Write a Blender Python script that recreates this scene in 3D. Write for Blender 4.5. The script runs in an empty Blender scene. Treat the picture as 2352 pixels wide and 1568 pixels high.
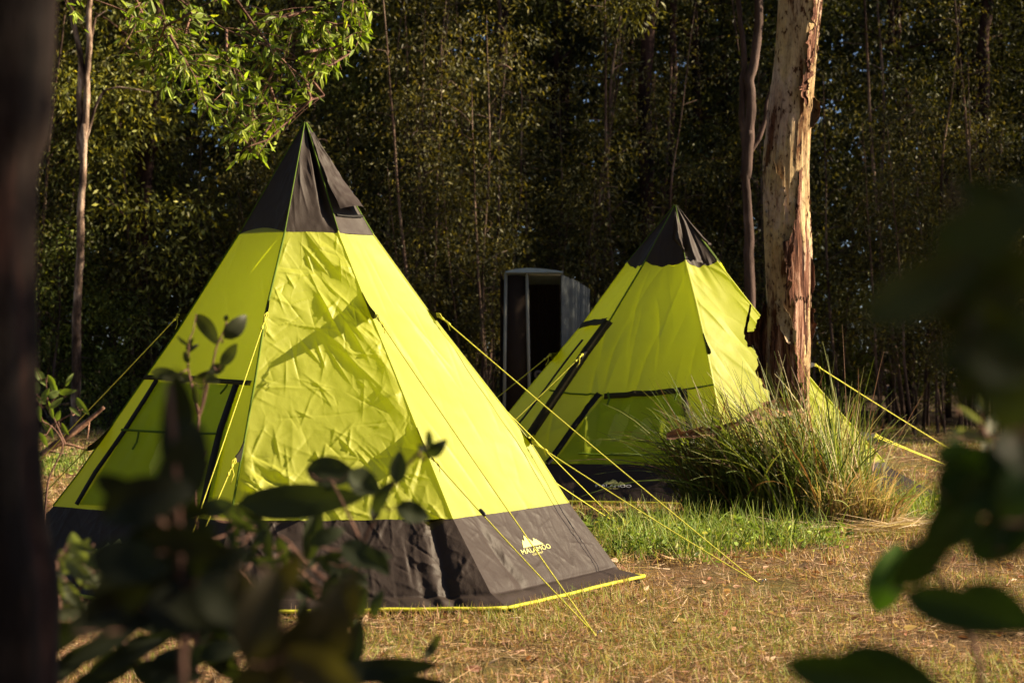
import bpy, math, random
import numpy as np
from mathutils import Vector
R_ = math.radians
scene = bpy.context.scene
COL = scene.collection

# ------------------------------------------------------------------ camera, sky, sun, exposure
F, CX, CY, CAMZ = 4640.0, 1176.0, 784.0, 1.473        # focal length in px of a 2352 px wide picture
cam_d = bpy.data.cameras.new("camera")
cam = bpy.data.objects.new("camera", cam_d); COL.objects.link(cam)
cam.location = (0, 0, CAMZ); cam.rotation_euler = (R_(90), 0, 0)
cam_d.sensor_width = 36; cam_d.lens = F / 2352 * 36
cam_d.clip_start = 0.1; cam_d.clip_end = 600
cam_d.dof.use_dof = True; cam_d.dof.focus_distance = 13.8; cam_d.dof.aperture_fstop = 3.8
scene.camera = cam

SUN_AZ, SUN_EL = -2.0, 26.0                            # degrees towards the camera from +x, elevation
sx = math.cos(R_(SUN_EL)) * math.cos(R_(SUN_AZ)); sy = -math.cos(R_(SUN_EL)) * math.sin(R_(SUN_AZ)); sz = math.sin(R_(SUN_EL))
world = bpy.data.worlds.new("World"); scene.world = world; world.use_nodes = True
nt = world.node_tree; bg = nt.nodes["Background"]
sky = nt.nodes.new("ShaderNodeTexSky"); sky.sky_type = 'NISHITA'; sky.sun_disc = False
sky.sun_elevation = R_(SUN_EL); sky.sun_rotation = math.atan2(sx, sy); sky.air_density = 0.5; sky.dust_density = 0.6
nt.links.new(sky.outputs[0], bg.inputs[0]); bg.inputs[1].default_value = 0.05
sun_d = bpy.data.lights.new("sun", 'SUN'); sun_d.energy = 5.0; sun_d.angle = R_(0.5); sun_d.color = (1.0, 0.815, 0.545)
sun = bpy.data.objects.new("sun", sun_d); COL.objects.link(sun)
sun.rotation_euler = Vector((-sx, -sy, -sz)).to_track_quat('-Z', 'Y').to_euler()
sun.location = (40, -5, 30)
scene.view_settings.view_transform = 'Standard'; scene.view_settings.look = 'None'
scene.view_settings.exposure = 1.65; scene.view_settings.gamma = 1.0
scene.cycles.max_bounces = 6; scene.cycles.transparent_max_bounces = 4
scene.cycles.use_denoising = True

# ------------------------------------------------------------------ helpers
def at(px, py, Y):
    return np.array([(px - CX) / F * Y, Y, CAMZ - (py - CY) / F * Y])
def ground_at(px, py, z=0.0):
    return at(px, py, F * (CAMZ - z) / (py - CY))
def proj(P):
    P = np.atleast_2d(P)
    return np.stack([CX + F * P[:, 0] / P[:, 1], CY - F * (P[:, 2] - CAMZ) / P[:, 1]], 1)
def nrm(v):
    v = np.asarray(v, float); return v / (np.linalg.norm(v, axis=-1, keepdims=True) + 1e-12)

def tag(o, label=None, cat=None, group=None, kind=None):
    if label: o["label"] = label
    if cat: o["category"] = cat
    if group: o["group"] = group
    if kind: o["kind"] = kind
    return o
def empty(name, loc, label=None, cat=None, group=None):
    o = bpy.data.objects.new(name, None); COL.objects.link(o); o.location = [float(a) for a in loc]
    o.empty_display_size = 0.2
    return tag(o, label, cat, group)
def link(name, me, mat=None, parent=None):
    o = bpy.data.objects.new(name, me); COL.objects.link(o)
    if mat is not None and len(me.materials) == 0: me.materials.append(mat)
    if parent is not None:
        o.parent = parent
        # geometry is written in world space: undo the parents' offsets
        off = Vector((0, 0, 0)); p = parent
        while p is not None:
            off += Vector(p.location); p = p.parent
        o.location = -off
    return o
def make_mesh(name, V, FL, col=None, smooth=True):
    """V: Nx3, FL: list of int arrays (M x k)"""
    V = np.asarray(V, np.float32)
    FL = [np.asarray(f, np.int32) for f in (FL if isinstance(FL, list) else [FL]) if len(f)]
    me = bpy.data.meshes.new(name)
    me.vertices.add(len(V)); me.vertices.foreach_set("co", V.ravel())
    loops = np.concatenate([f.ravel() for f in FL]); n = sum(len(f) for f in FL)
    tot = np.concatenate([np.full(len(f), f.shape[1], np.int32) for f in FL])
    me.loops.add(len(loops)); me.loops.foreach_set("vertex_index", loops)
    me.polygons.add(n)
    st = np.zeros(n, np.int32); st[1:] = np.cumsum(tot)[:-1]
    me.polygons.foreach_set("loop_start", st)
    try: me.polygons.foreach_set("loop_total", tot)
    except Exception: pass
    me.polygons.foreach_set("use_smooth", np.full(n, smooth))
    me.update(calc_edges=True)
    if col is not None:
        a = me.color_attributes.new("Col", 'FLOAT_COLOR', 'POINT')
        c = np.ones((len(V), 4), np.float32); c[:, :3] = col
        a.data.foreach_set("color", c.ravel())
    me.validate()
    return me
class MB:
    def __init__(s): s.V = []; s.F = {}; s.C = []; s.n = 0
    def add(s, V, FL, col=None):
        V = np.asarray(V, float)
        for f in (FL if isinstance(FL, list) else [FL]):
            f = np.asarray(f, int)
            if len(f): s.F.setdefault(f.shape[1], []).append(f + s.n)
        s.V.append(V); s.n += len(V)
        s.C.append(np.tile(np.array(col if col is not None else (1, 1, 1), float), (len(V), 1)) if np.ndim(col) < 2 else col)
    def mesh(s, name, smooth=True, off=None):
        V = np.concatenate(s.V)
        if off is not None: V = V - np.asarray(off)
        return make_mesh(name, V, [np.concatenate(v) for v in s.F.values()], np.concatenate(s.C), smooth)
    def build(s, name, mat, parent=None, smooth=True):
        return link(name, s.mesh(name, smooth), mat, parent)

def grid_faces(nu, nv):
    i = np.arange((nu - 1) * (nv - 1)); a = (i // (nu - 1)) * nu + i % (nu - 1)
    return np.stack([a, a + 1, a + nu + 1, a + nu], 1)
def box(c0, c1):
    x0, y0, z0 = c0; x1, y1, z1 = c1
    V = [(x0,y0,z0),(x1,y0,z0),(x1,y1,z0),(x0,y1,z0),(x0,y0,z1),(x1,y0,z1),(x1,y1,z1),(x0,y1,z1)]
    return np.array(V), np.array([(0,3,2,1),(4,5,6,7),(0,1,5,4),(1,2,6,5),(2,3,7,6),(3,0,4,7)])
def resample(P, n):
    P = np.asarray(P, float); d = np.concatenate([[0], np.cumsum(np.linalg.norm(np.diff(P, axis=0), axis=1))])
    t = np.linspace(0, d[-1], n)
    return np.stack([np.interp(t, d, P[:, k]) for k in range(P.shape[1])], 1)
def smooth_line(P, n, it=2):
    P = resample(P, n)
    for _ in range(it):
        Q = P.copy(); Q[1:-1] = (P[:-2] + 2 * P[1:-1] + P[2:]) / 4; P = Q
    return P
def tube(P, rad, ns=8, cap=True):
    P = np.asarray(P, float); n = len(P); rad = np.broadcast_to(np.asarray(rad, float), (n,))
    T = nrm(np.gradient(P, axis=0))
    ref = np.array([0.31, 0.95, 0.05]) if abs(T[0] @ np.array([0.31, 0.95, 0.05])) < 0.9 else np.array([1., 0, 0])
    U = nrm(ref - (T @ ref)[:, None] * T); W = np.cross(T, U)
    a = np.linspace(0, 2 * np.pi, ns, endpoint=False)
    V = P[:, None] + rad[:, None, None] * (np.cos(a)[None, :, None] * U[:, None] + np.sin(a)[None, :, None] * W[:, None])
    V = V.reshape(-1, 3); fs = []
    i = np.arange(n - 1)[:, None] * ns; j = np.arange(ns)[None]
    q = np.stack([i + j, i + (j + 1) % ns, i + ns + (j + 1) % ns, i + ns + j], -1).reshape(-1, 4)
    fs.append(q)
    if cap:
        V = np.concatenate([V, P[:1], P[-1:]])
        k = np.arange(ns)
        fs.append(np.stack([(k + 1) % ns, k, np.full(ns, n * ns)], 1))
        fs.append(np.stack([(n - 1) * ns + k, (n - 1) * ns + (k + 1) % ns, np.full(ns, n * ns + 1)], 1))
    return V, fs

_lat = np.random.RandomState(5).rand(64, 64, 64)
def vnoise(P):
    P = np.asarray(P, float); i = np.floor(P).astype(int); f = P - i; f = f * f * (3 - 2 * f); r = 0
    for a in (0, 1):
        for b in (0, 1):
            for c in (0, 1):
                w = (f[..., 0] if a else 1 - f[..., 0]) * (f[..., 1] if b else 1 - f[..., 1]) * (f[..., 2] if c else 1 - f[..., 2])
                r = r + w * _lat[(i[..., 0] + a) & 63, (i[..., 1] + b) & 63, (i[..., 2] + c) & 63]
    return r - 0.5
def fbm(P, o=3):
    return sum(vnoise(np.asarray(P) * 2 ** k + 17 * k) / 2 ** k for k in range(o))

# ------------------------------------------------------------------ materials
def mat_new(name):
    m = bpy.data.materials.new(name); m.use_nodes = True; t = m.node_tree
    return m, t, t.nodes["Principled BSDF"], t.nodes["Material Output"]
def N(t, kind, **kw):
    n = t.nodes.new(kind)
    for k, v in kw.items(): setattr(n, k, v)
    return n
def ramp(t, fac, stops):
    r = N(t, "ShaderNodeValToRGB"); e = r.color_ramp.elements
    while len(e) < len(stops): e.new(0.5)
    for el, (p, c) in zip(e, stops): el.position = p; el.color = (*c, 1)
    t.links.new(fac, r.inputs[0]); return r.outputs[0]
def noise(t, scale, detail=4, stretch=(1, 1, 1), rough=0.55):
    tc = N(t, "ShaderNodeTexCoord"); mp = N(t, "ShaderNodeMapping"); mp.inputs["Scale"].default_value = stretch
    n = N(t, "ShaderNodeTexNoise"); n.inputs["Scale"].default_value = scale; n.inputs["Detail"].default_value = detail
    n.inputs["Roughness"].default_value = rough
    t.links.new(tc.outputs["Object"], mp.inputs[0]); t.links.new(mp.outputs[0], n.inputs[0]); return n.outputs[0]
def bump(t, h, strength, dist, bsdfs):
    b = N(t, "ShaderNodeBump"); b.inputs["Strength"].default_value = strength; b.inputs["Distance"].default_value = dist
    t.links.new(h, b.inputs["Height"])
    for x in bsdfs: t.links.new(b.outputs[0], x.inputs["Normal"])
    return b
def mul(t, a, b, blend='MULTIPLY', fac=1.0):
    m = N(t, "ShaderNodeMix", data_type='RGBA', blend_type=blend); m.inputs[0].default_value = fac
    for s, v in ((m.inputs[6], a), (m.inputs[7], b)):
        if isinstance(v, tuple): s.default_value = (*v, 1)
        else: t.links.new(v, s)
    return m.outputs[2]
def attr(t):
    a = N(t, "ShaderNodeAttribute", attribute_name="Col"); return a.outputs["Color"]

def leaf_material(name, tint=(1, 1, 1), trans=0.4, rough=0.45, tt=(1.25, 1.25, 0.5), spec=0.4):
    m, t, b, o = mat_new(name)
    c = mul(t, attr(t), tint)
    t.links.new(c, b.inputs["Base Color"]); b.inputs["Roughness"].default_value = rough
    b.inputs["Specular IOR Level"].default_value = spec
    tr = N(t, "ShaderNodeBsdfTranslucent"); t.links.new(mul(t, c, tt), tr.inputs[0])
    mx = N(t, "ShaderNodeMixShader"); mx.inputs[0].default_value = trans
    t.links.new(b.outputs[0], mx.inputs[1]); t.links.new(tr.outputs[0], mx.inputs[2]); t.links.new(mx.outputs[0], o.inputs[0])
    return m
def fabric(name, base, trans_col, trans, rough=0.55, spec=0.3, weave=0.12, sheen=0.0):
    m, t, b, o = mat_new(name)
    n1 = noise(t, 6, 3)
    c = mul(t, base, ramp(t, n1, [(0.3, (0.93, 0.93, 0.93)), (0.7, (1.04, 1.04, 1.04))]))
    t.links.new(c, b.inputs["Base Color"]); b.inputs["Roughness"].default_value = rough
    b.inputs["Specular IOR Level"].default_value = spec
    n2 = noise(t, 38, 5, (1, 1, 0.6), 0.65)
    bs = [b]
    if trans > 0:
        tr = N(t, "ShaderNodeBsdfTranslucent"); tr.inputs[0].default_value = (*trans_col, 1); bs.append(tr)
        mx = N(t, "ShaderNodeMixShader"); mx.inputs[0].default_value = trans
        t.links.new(b.outputs[0], mx.inputs[1]); t.links.new(tr.outputs[0], mx.inputs[2]); t.links.new(mx.outputs[0], o.inputs[0])
    bump(t, n2, weave, 0.012, bs)
    return m
M = {}
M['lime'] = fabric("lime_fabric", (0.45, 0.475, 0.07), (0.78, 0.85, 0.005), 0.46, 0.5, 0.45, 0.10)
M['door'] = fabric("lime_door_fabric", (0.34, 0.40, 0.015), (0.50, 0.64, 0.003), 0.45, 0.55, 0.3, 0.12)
M['charcoal'] = fabric("charcoal_fabric", (0.034, 0.0245, 0.0215), (0.05, 0.04, 0.04), 0.06, 0.6, 0.2, 0.16)
M['skirt'] = fabric("charcoal_coated_fabric", (0.033, 0.0240, 0.0210), (0.02, 0.02, 0.02), 0.0, 0.55, 0.16, 0.22)
M['floor_sheet'] = fabric("black_groundsheet", (0.012, 0.012, 0.012), (0, 0, 0), 0.0, 0.35, 0.5, 0.2)
M['webbing'] = fabric("black_webbing", (0.010, 0.009, 0.009), (0, 0, 0), 0.0, 0.7, 0.2, 0.3)
M['tape'] = fabric("dark_brown_tape", (0.035, 0.028, 0.010), (0.06, 0.06, 0.0), 0.15, 0.7, 0.2, 0.2)
M['seam'] = fabric("green_seam_tape", (0.10, 0.17, 0.012), (0.08, 0.16, 0.0), 0.25, 0.7, 0.2, 0.2)
M['hem'] = fabric("lime_hem_tape", (0.62, 0.62, 0.05), (0.5, 0.5, 0.02), 0.15, 0.6, 0.3, 0.1)
M['rope'] = fabric("yellow_rope", (0.58, 0.56, 0.07), (0, 0, 0), 0.0, 0.7, 0.2, 0.4)
M['print_lime'] = fabric("lime_print", (0.58, 0.56, 0.20), (0, 0, 0), 0.0, 0.6, 0.2, 0.05)
M['print_grey'] = fabric("pale_grey_print", (0.72, 0.72, 0.74), (0, 0, 0), 0.0, 0.6, 0.2, 0.05)
M['leaf'] = leaf_material("forest_leaf", (1, 1, 1), 0.36, 0.5, (1.6, 1.4, 0.4), 0.25)
M['leaf_near'] = leaf_material("near_leaf", (1, 1, 1), 0.33, 0.45, (1.6, 1.8, 0.35), 0.2)
M['grass'] = leaf_material("grass_blade", (1, 1, 1), 0.32, 0.55, (1.2, 1.2, 0.6), 0.25)

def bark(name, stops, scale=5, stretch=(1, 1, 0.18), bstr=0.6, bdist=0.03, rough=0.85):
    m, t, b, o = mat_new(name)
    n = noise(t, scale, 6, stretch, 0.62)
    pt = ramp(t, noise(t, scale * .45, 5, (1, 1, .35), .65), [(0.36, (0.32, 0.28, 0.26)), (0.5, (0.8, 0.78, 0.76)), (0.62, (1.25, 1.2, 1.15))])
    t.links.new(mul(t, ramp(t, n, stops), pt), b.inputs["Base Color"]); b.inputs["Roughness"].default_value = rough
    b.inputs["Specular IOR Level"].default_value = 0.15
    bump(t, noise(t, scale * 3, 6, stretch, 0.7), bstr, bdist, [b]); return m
M['bark_dark'] = bark("dark_reddish_bark", [(0.3, (0.014, 0.007, 0.006)), (0.5, (0.04, 0.021, 0.017)), (0.7, (0.10, 0.055, 0.045))])
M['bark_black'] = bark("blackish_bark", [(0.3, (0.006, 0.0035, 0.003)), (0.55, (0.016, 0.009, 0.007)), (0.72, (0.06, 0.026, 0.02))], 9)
M['bark_pale'] = bark("pale_bark", [(0.3, (0.03, 0.018, 0.015)), (0.48, (0.11, 0.07, 0.055)), (0.72, (0.36, 0.27, 0.21))], 4)
M['bark_cream'] = bark("cream_bark", [(0.36, (0.03, 0.018, 0.014)), (0.5, (0.16, 0.11, 0.085)), (0.66, (0.52, 0.41, 0.33))], 7, (1, 1, .3))
M['bark_grey'] = bark("grey_pink_bark", [(0.3, (0.03, 0.019, 0.017)), (0.5, (0.085, 0.056, 0.05)), (0.72, (0.20, 0.145, 0.13))], 5)
M['twig'] = bark("reddish_twig", [(0.3, (0.10, 0.05, 0.04)), (0.6, (0.24, 0.14, 0.11))], 12, (1, 1, 0.5))
M['dead_wood'] = bark("dead_wood", [(0.3, (0.14, 0.07, 0.045)), (0.6, (0.42, 0.26, 0.19))], 9, (1, 1, 1))

def paperbark(name, inner=False):
    m, t, b, o = mat_new(name)
    tc = N(t, "ShaderNodeTexCoord"); sp = N(t, "ShaderNodeSeparateXYZ"); t.links.new(tc.outputs["Object"], sp.inputs[0])
    fib = noise(t, 24, 8, (1, 1, 0.06), 0.72)
    blot = noise(t, 2.6, 5, (1, 1, 0.4), 0.6)
    fine = noise(t, 30, 4, (1, 1, 0.5), 0.6)
    cream = ramp(t, blot, [(0.30, (0.22, 0.12, 0.075)), (0.40, (0.46, 0.33, 0.18)), (0.52, (0.56, 0.44, 0.26)), (0.60, (0.56, 0.44, 0.35)), (0.72, (0.42, 0.27, 0.19))])
    cream = mul(t, cream, ramp(t, fine, [(0.35, (0.16, 0.09, 0.06)), (0.42, (0.82, 0.80, 0.78)), (0.6, (1.08, 1.06, 1.04))]))
    cream = mul(t, cream, ramp(t, noise(t, 7, 6, (1, 1, 0.16), 0.7), [(0.38, (0.22, 0.12, 0.08)), (0.45, (0.85, 0.8, 0.77)), (0.6, (1.1, 1.08, 1.02))]))
    red = ramp(t, fib, [(0.34, (0.010, 0.004, 0.003)), (0.44, (0.05, 0.018, 0.012)), (0.54, (0.20, 0.085, 0.052)), (0.63, (0.50, 0.32, 0.235))])
    # older stripped bark shows red-brown low on the trunk and in ragged patches higher up
    ma = N(t, "ShaderNodeMath", operation='MULTIPLY_ADD'); ma.inputs[1].default_value = -0.36; ma.inputs[2].default_value = 0.60
    t.links.new(sp.outputs[2], ma.inputs[0])
    ad = N(t, "ShaderNodeMath", operation='ADD'); t.links.new(ma.outputs[0], ad.inputs[0])
    big = noise(t, 2.2, 5, (1.6, 1.6, 0.5), 0.6)
    mm = N(t, "ShaderNodeMath", operation='MULTIPLY_ADD'); mm.inputs[1].default_value = 2.2; mm.inputs[2].default_value = -1.1
    t.links.new(big, mm.inputs[0]); t.links.new(mm.outputs[0], ad.inputs[1])
    fac = N(t, "ShaderNodeMapRange"); fac.inputs[1].default_value = 0.08; fac.inputs[2].default_value = 0.32
    t.links.new(ad.outputs[0], fac.inputs[0])
    mx = N(t, "ShaderNodeMix", data_type='RGBA'); t.links.new(fac.outputs[0], mx.inputs[0])
    t.links.new(cream, mx.inputs[6]); t.links.new(red, mx.inputs[7])
    t.links.new(red if inner else mx.outputs[2], b.inputs["Base Color"])
    b.inputs["Roughness"].default_value = 0.85; b.inputs["Specular IOR Level"].default_value = 0.15
    bump(t, fib, 1.0, 0.06, [b]); return m
M['paperbark'] = paperbark("paperbark"); M['bark_red'] = paperbark("red_stripped_bark", True)

def ground_mat():
    m, t, b, o = mat_new("dry_grass_ground")
    a = noise(t, 55, 6, (1, 1, 1), 0.7); c = noise(t, 0.7, 4); d = noise(t, 9, 4)
    base = ramp(t, a, [(0.3, (0.03, 0.018, 0.01)), (0.45, (0.10, 0.06, 0.03)), (0.6, (0.24, 0.155, 0.08)), (0.75, (0.40, 0.29, 0.16))])
    green = ramp(t, a, [(0.3, (0.04, 0.04, 0.012)), (0.7, (0.22, 0.22, 0.06))])
    mx = N(t, "ShaderNodeMix", data_type='RGBA')
    f = ramp(t, c, [(0.45, (0, 0, 0)), (0.62, (0.7, 0.7, 0.7))]); t.links.new(f, mx.inputs[0])
    t.links.new(base, mx.inputs[6]); t.links.new(green, mx.inputs[7])
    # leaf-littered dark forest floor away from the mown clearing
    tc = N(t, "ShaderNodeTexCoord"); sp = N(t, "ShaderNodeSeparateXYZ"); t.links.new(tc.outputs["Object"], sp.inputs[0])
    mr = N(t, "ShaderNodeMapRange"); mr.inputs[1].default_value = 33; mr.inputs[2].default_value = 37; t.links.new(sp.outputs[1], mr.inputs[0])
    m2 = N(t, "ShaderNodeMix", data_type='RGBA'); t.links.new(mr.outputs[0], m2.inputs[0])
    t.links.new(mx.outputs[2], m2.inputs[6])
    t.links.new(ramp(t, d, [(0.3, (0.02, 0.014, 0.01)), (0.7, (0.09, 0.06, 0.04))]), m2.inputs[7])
    t.links.new(m2.outputs[2], b.inputs["Base Color"]); b.inputs["Roughness"].default_value = 0.95
    b.inputs["Specular IOR Level"].default_value = 0.1
    bump(t, a, 0.8, 0.05, [b]); return m
M['ground'] = ground_mat()
def metal(name, col, rough, met=0.6):
    m, t, b, o = mat_new(name)
    n = noise(t, 7, 5, (1, 1, 0.3))
    t.links.new(mul(t, col, ramp(t, n, [(0.3, (0.75, 0.72, 0.68)), (0.7, (1.05, 1.05, 1.05))])), b.inputs["Base Color"])
    b.inputs["Roughness"].default_value = rough; b.inputs["Metallic"].default_value = met; return m
M['zinc'] = metal("weathered_zinc", (0.055, 0.07, 0.08), 0.65, 0.1)
M['roof_sheet'] = metal("pale_roof_sheet", (0.22, 0.30, 0.36), 0.55, 0.1)
M['post_paint'] = metal("dull_painted_post", (0.22, 0.22, 0.18), 0.6, 0.0)
M['cubicle_inner'] = fabric("dark_cubicle_boards", (0.028, 0.021, 0.017), (0, 0, 0), 0.0, 0.9, 0.0, 0.1)
M['paper'] = metal("toilet_paper", (0.32, 0.27, 0.27), 0.9, 0.0)
M['peg'] = metal("steel_peg", (0.5, 0.5, 0.5), 0.35, 0.9)
M['black_plastic'] = metal("black_plastic", (0.02, 0.02, 0.02), 0.4, 0.0)

# ------------------------------------------------------------------ ground
def ground_z(x, y):
    p = np.stack([np.asarray(x) * 0.5, np.asarray(y) * 0.5, np.zeros_like(np.asarray(x, float))], -1)
    return 0.05 * vnoise(p) + 0.02 * vnoise(p * 4 + 9) - 0.012
def build_ground():
    xs = np.concatenate([np.linspace(-260, -16, 14), np.linspace(-15, 15, 181), np.linspace(16, 260, 14)])
    ys = np.concatenate([np.linspace(-120, -3, 9), np.linspace(-2, 40, 211), np.linspace(42, 300, 22)])
    X, Y = np.meshgrid(xs, ys); Z = ground_z(X, Y)
    me = make_mesh("ground", np.stack([X.ravel(), Y.ravel(), Z.ravel()], 1), grid_faces(len(xs), len(ys)))
    tag(link("ground", me, M['ground']), kind="structure")
build_ground()

# ------------------------------------------------------------------ tents
class Seam:
    """poly line from the tent top to the hem, looked up by height"""
    def __init__(s, P):
        P = np.asarray(P, float); s.P = P[np.argsort(-P[:, 2])]
    def z(s, z):
        z = np.asarray(z, float)
        return np.stack([np.interp(-z, -s.P[:, 2], s.P[:, k]) for k in (0, 1)] + [z], -1)
class Panel:
    """surface between two seams, from height z0 (v=0) down to z1 (v=1); disp(u, v, S, T) is pushed along the panel normal"""
    def __init__(s, A, B, z0, z1, disp=None, sag=0.02, zl=None):
        s.A, s.B, s.z0, s.z1, s.sag = A, B, z0, z1, sag; s.disp = disp
        zz = np.array([z0, z1]); s.zl = zl
        a = A.z(zz); b = B.z(zz)
        n = np.cross(a[1] + b[1] - a[0] - b[0], b[1] - a[1] + b[0] - a[0]); n = nrm(n)
        if n[2] < 0: n = -n
        s.n = n; s.w0 = np.linalg.norm(b[0] - a[0]); s.w1 = np.linalg.norm(b[1] - a[1])
        s.h = np.linalg.norm((a[1] + b[1] - a[0] - b[0]) / 2)
    def P(s, u, v, off=0.0, flat=False):
        u = np.asarray(u, float); v = np.asarray(v, float)
        z = s.z0 + (s.z1 - s.z0) * v
        p = s.A.z(z) * (1 - u)[..., None] + s.B.z(z) * u[..., None]
        if s.zl is not None: p[..., 2] += s.zl(u, v)
        d = -s.sag * np.sin(np.pi * np.clip(u, 0, 1)) * np.sin(np.pi * np.clip(v * 0.8 + 0.1, 0, 1))
        if s.disp is not None and not flat:
            S = u * (s.w0 + (s.w1 - s.w0) * v) - 0.5 * (s.w0 + (s.w1 - s.w0) * v); T = v * s.h
            e = np.clip(np.minimum(u, 1 - u) / 0.06, 0, 1)
            d = d + s.disp(u, v, S, T) * e
        return p + (d + off)[..., None] * s.n
    def mesh(s, name, nu, nv):
        u, v = np.meshgrid(np.linspace(0, 1, nu), np.linspace(0, 1, nv))
        return make_mesh(name, s.P(u, v).reshape(-1, 3), grid_faces(nu, nv))
    def inv(s, px):
        """panel coordinates of the surface point that is seen at these picture points"""
        if not hasattr(s, 'gp'):
            s.gu, s.gv = np.meshgrid(np.linspace(-0.15, 1.15, 90), np.linspace(-0.1, 1.1, 90))
            s.gp = proj(s.P(s.gu, s.gv, flat=True).reshape(-1, 3))
        out = []
        for q in np.atleast_2d(np.asarray(px, float)):
            k = np.argmin(((s.gp - q) ** 2).sum(1)); u, v = s.gu.ravel()[k], s.gv.ravel()[k]
            for _ in range(4):
                f = lambda a, b: proj(s.P(np.array([a]), np.array([b]), flat=True))[0]
                p0 = f(u, v); J = np.stack([(f(u + 1e-3, v) - p0) / 1e-3, (f(u, v + 1e-3) - p0) / 1e-3], 1)
                du = np.linalg.lstsq(J, q - p0, rcond=None)[0]; u += np.clip(du[0], -.1, .1); v += np.clip(du[1], -.1, .1)
            out.append((u, v))
        return np.array(out)
    def ribbon(s, name, px, width, mat, parent, off=0.006, n=40):
        uv = resample(s.inv(px), n)
        return s.ribbon_uv(name, uv, width, mat, parent, off)
    def ribbon_uv(s, name, uv, width, mat, parent, off=0.006):
        n = len(uv); P = s.P(uv[:, 0], uv[:, 1], off)
        T = nrm(np.gradient(P, axis=0)); W = nrm(np.cross(T, s.n))
        w = np.broadcast_to(np.asarray(width, float), (n,))[:, None] / 2
        lift = 0.006 * s.n
        V = np.stack([P - W * w - lift, P - W * w, P + W * w, P + W * w - lift], 1).reshape(-1, 3)
        return link(name, make_mesh(name, V, grid_faces(4, n)), mat, parent)
    def region(s, name, px_quad, mat, parent, off=0.005, n=24, disp=0.0):
        q = s.inv(px_quad); a, b = np.meshgrid(np.linspace(0, 1, n), np.linspace(0, 1, n))
        a = a[..., None]; b = b[..., None]
        uv = (q[0] * (1 - a) + q[1] * a) * (1 - b) + (q[3] * (1 - a) + q[2] * a) * b
        o = off + disp * fbm(np.stack([uv[..., 0] * 9, uv[..., 1] * 5, uv[..., 0] * 0 + 3], -1)) * np.sin(np.pi * a[..., 0]) * np.sin(np.pi * b[..., 0])
        return link(name, make_mesh(name, s.P(uv[..., 0], uv[..., 1], o).reshape(-1, 3), grid_faces(n, n)), mat, parent)

def crumple(seed, nseg, hseg, ang=None, spread=30, ncell=0, hcell=0.0, nz=0.0, lw=(0.006, 0.02), ll=(0.08, 0.35), rect=None, nf=5.0):
    """sharp folds, a network of crease lines and soft noise, in metres"""
    r = np.random.RandomState(seed)
    def f(u, v, S, T):
        H = T.max() if np.ndim(T) else 1
        d = np.zeros_like(S)
        rc = rect or (-1.1, 1.1, 0.0, 2.0)
        rr = np.random.RandomState(seed)
        for k in range(nseg):
            cx = rr.uniform(rc[0], rc[1]); cy = rr.uniform(rc[2], rc[3])
            a = math.radians((ang + rr.normal() * spread) if ang is not None else rr.uniform(0, 180))
            L = rr.uniform(*ll); w = rr.uniform(*lw); h = hseg * rr.uniform(0.3, 1.0) * rr.choice([1, 1, -0.6])
            dx = S - cx; dy = T - cy
            al = dx * math.cos(a) + dy * math.sin(a); pe = -dx * math.sin(a) + dy * math.cos(a) + 0.25 * al * al * rr.uniform(-1, 1)
            env = np.clip(1 - (al / L) ** 2, 0, 1) ** 1.5
            side = np.where(pe > 0, np.exp(-np.abs(pe) / w), np.exp(-np.abs(pe) / (w * 2.4)))
            d += h * env * side
        if ncell:
            cs = np.stack([rr.uniform(rc[0], rc[1], ncell), rr.uniform(rc[2], rc[3], ncell)], 1)
            wS = S + 0.05 * vnoise(np.stack([S * 7, T * 7, S * 0], -1)); wT = T + 0.05 * vnoise(np.stack([S * 7, T * 7, S * 0 + 5.5], -1))
            D = np.sort(np.sqrt((wS[..., None] - cs[:, 0]) ** 2 + 0.6 * (wT[..., None] - cs[:, 1]) ** 2), -1)[..., :2]
            amp = 0.25 + 1.5 * np.clip(vnoise(np.stack([S * 3, T * 3, S * 0 + 2.2], -1)) + 0.3, 0, 1)
            d += hcell * amp * np.exp(-(D[..., 1] - D[..., 0]) / 0.010)
        if nz: d += nz * fbm(np.stack([S * nf, T * nf, S * 0 + seed], -1), 3)
        return d
    return f
def pull(u0, v0, h, ang, n, wid, reach, seed):
    """tension folds fanning out from a pulled point (u0, v0)"""
    def f(u, v, S, T, P=None):
        return 0
    return f
def add_disp(*fs):
    return lambda u, v, S, T: sum(f(u, v, S, T) for f in fs)

def seam_from_px(apex, cor, pts):
    """points of a tent seam: it lies in the upright plane through the tent's top and its corner"""
    out = [np.asarray(apex)]
    d = cor[:2] - apex[:2]
    for (px, py) in pts:
        k = (px - CX) / F
        t = (k * apex[1] - apex[0]) / (d[0] - k * d[1]); xy = apex[:2] + t * d
        out.append(np.array([xy[0], xy[1], CAMZ - (py - CY) / F * xy[1]]))
    out.append(np.array([cor[0], cor[1], 0.035]))
    return Seam(out)
def seam_from_t(apex, cor, tz):
    return Seam([np.asarray(apex)] + [np.array([*(apex[:2] + t * (cor[:2] - apex[:2])), z]) for t, z in tz] + [np.array([cor[0], cor[1], 0.035])])

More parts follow.
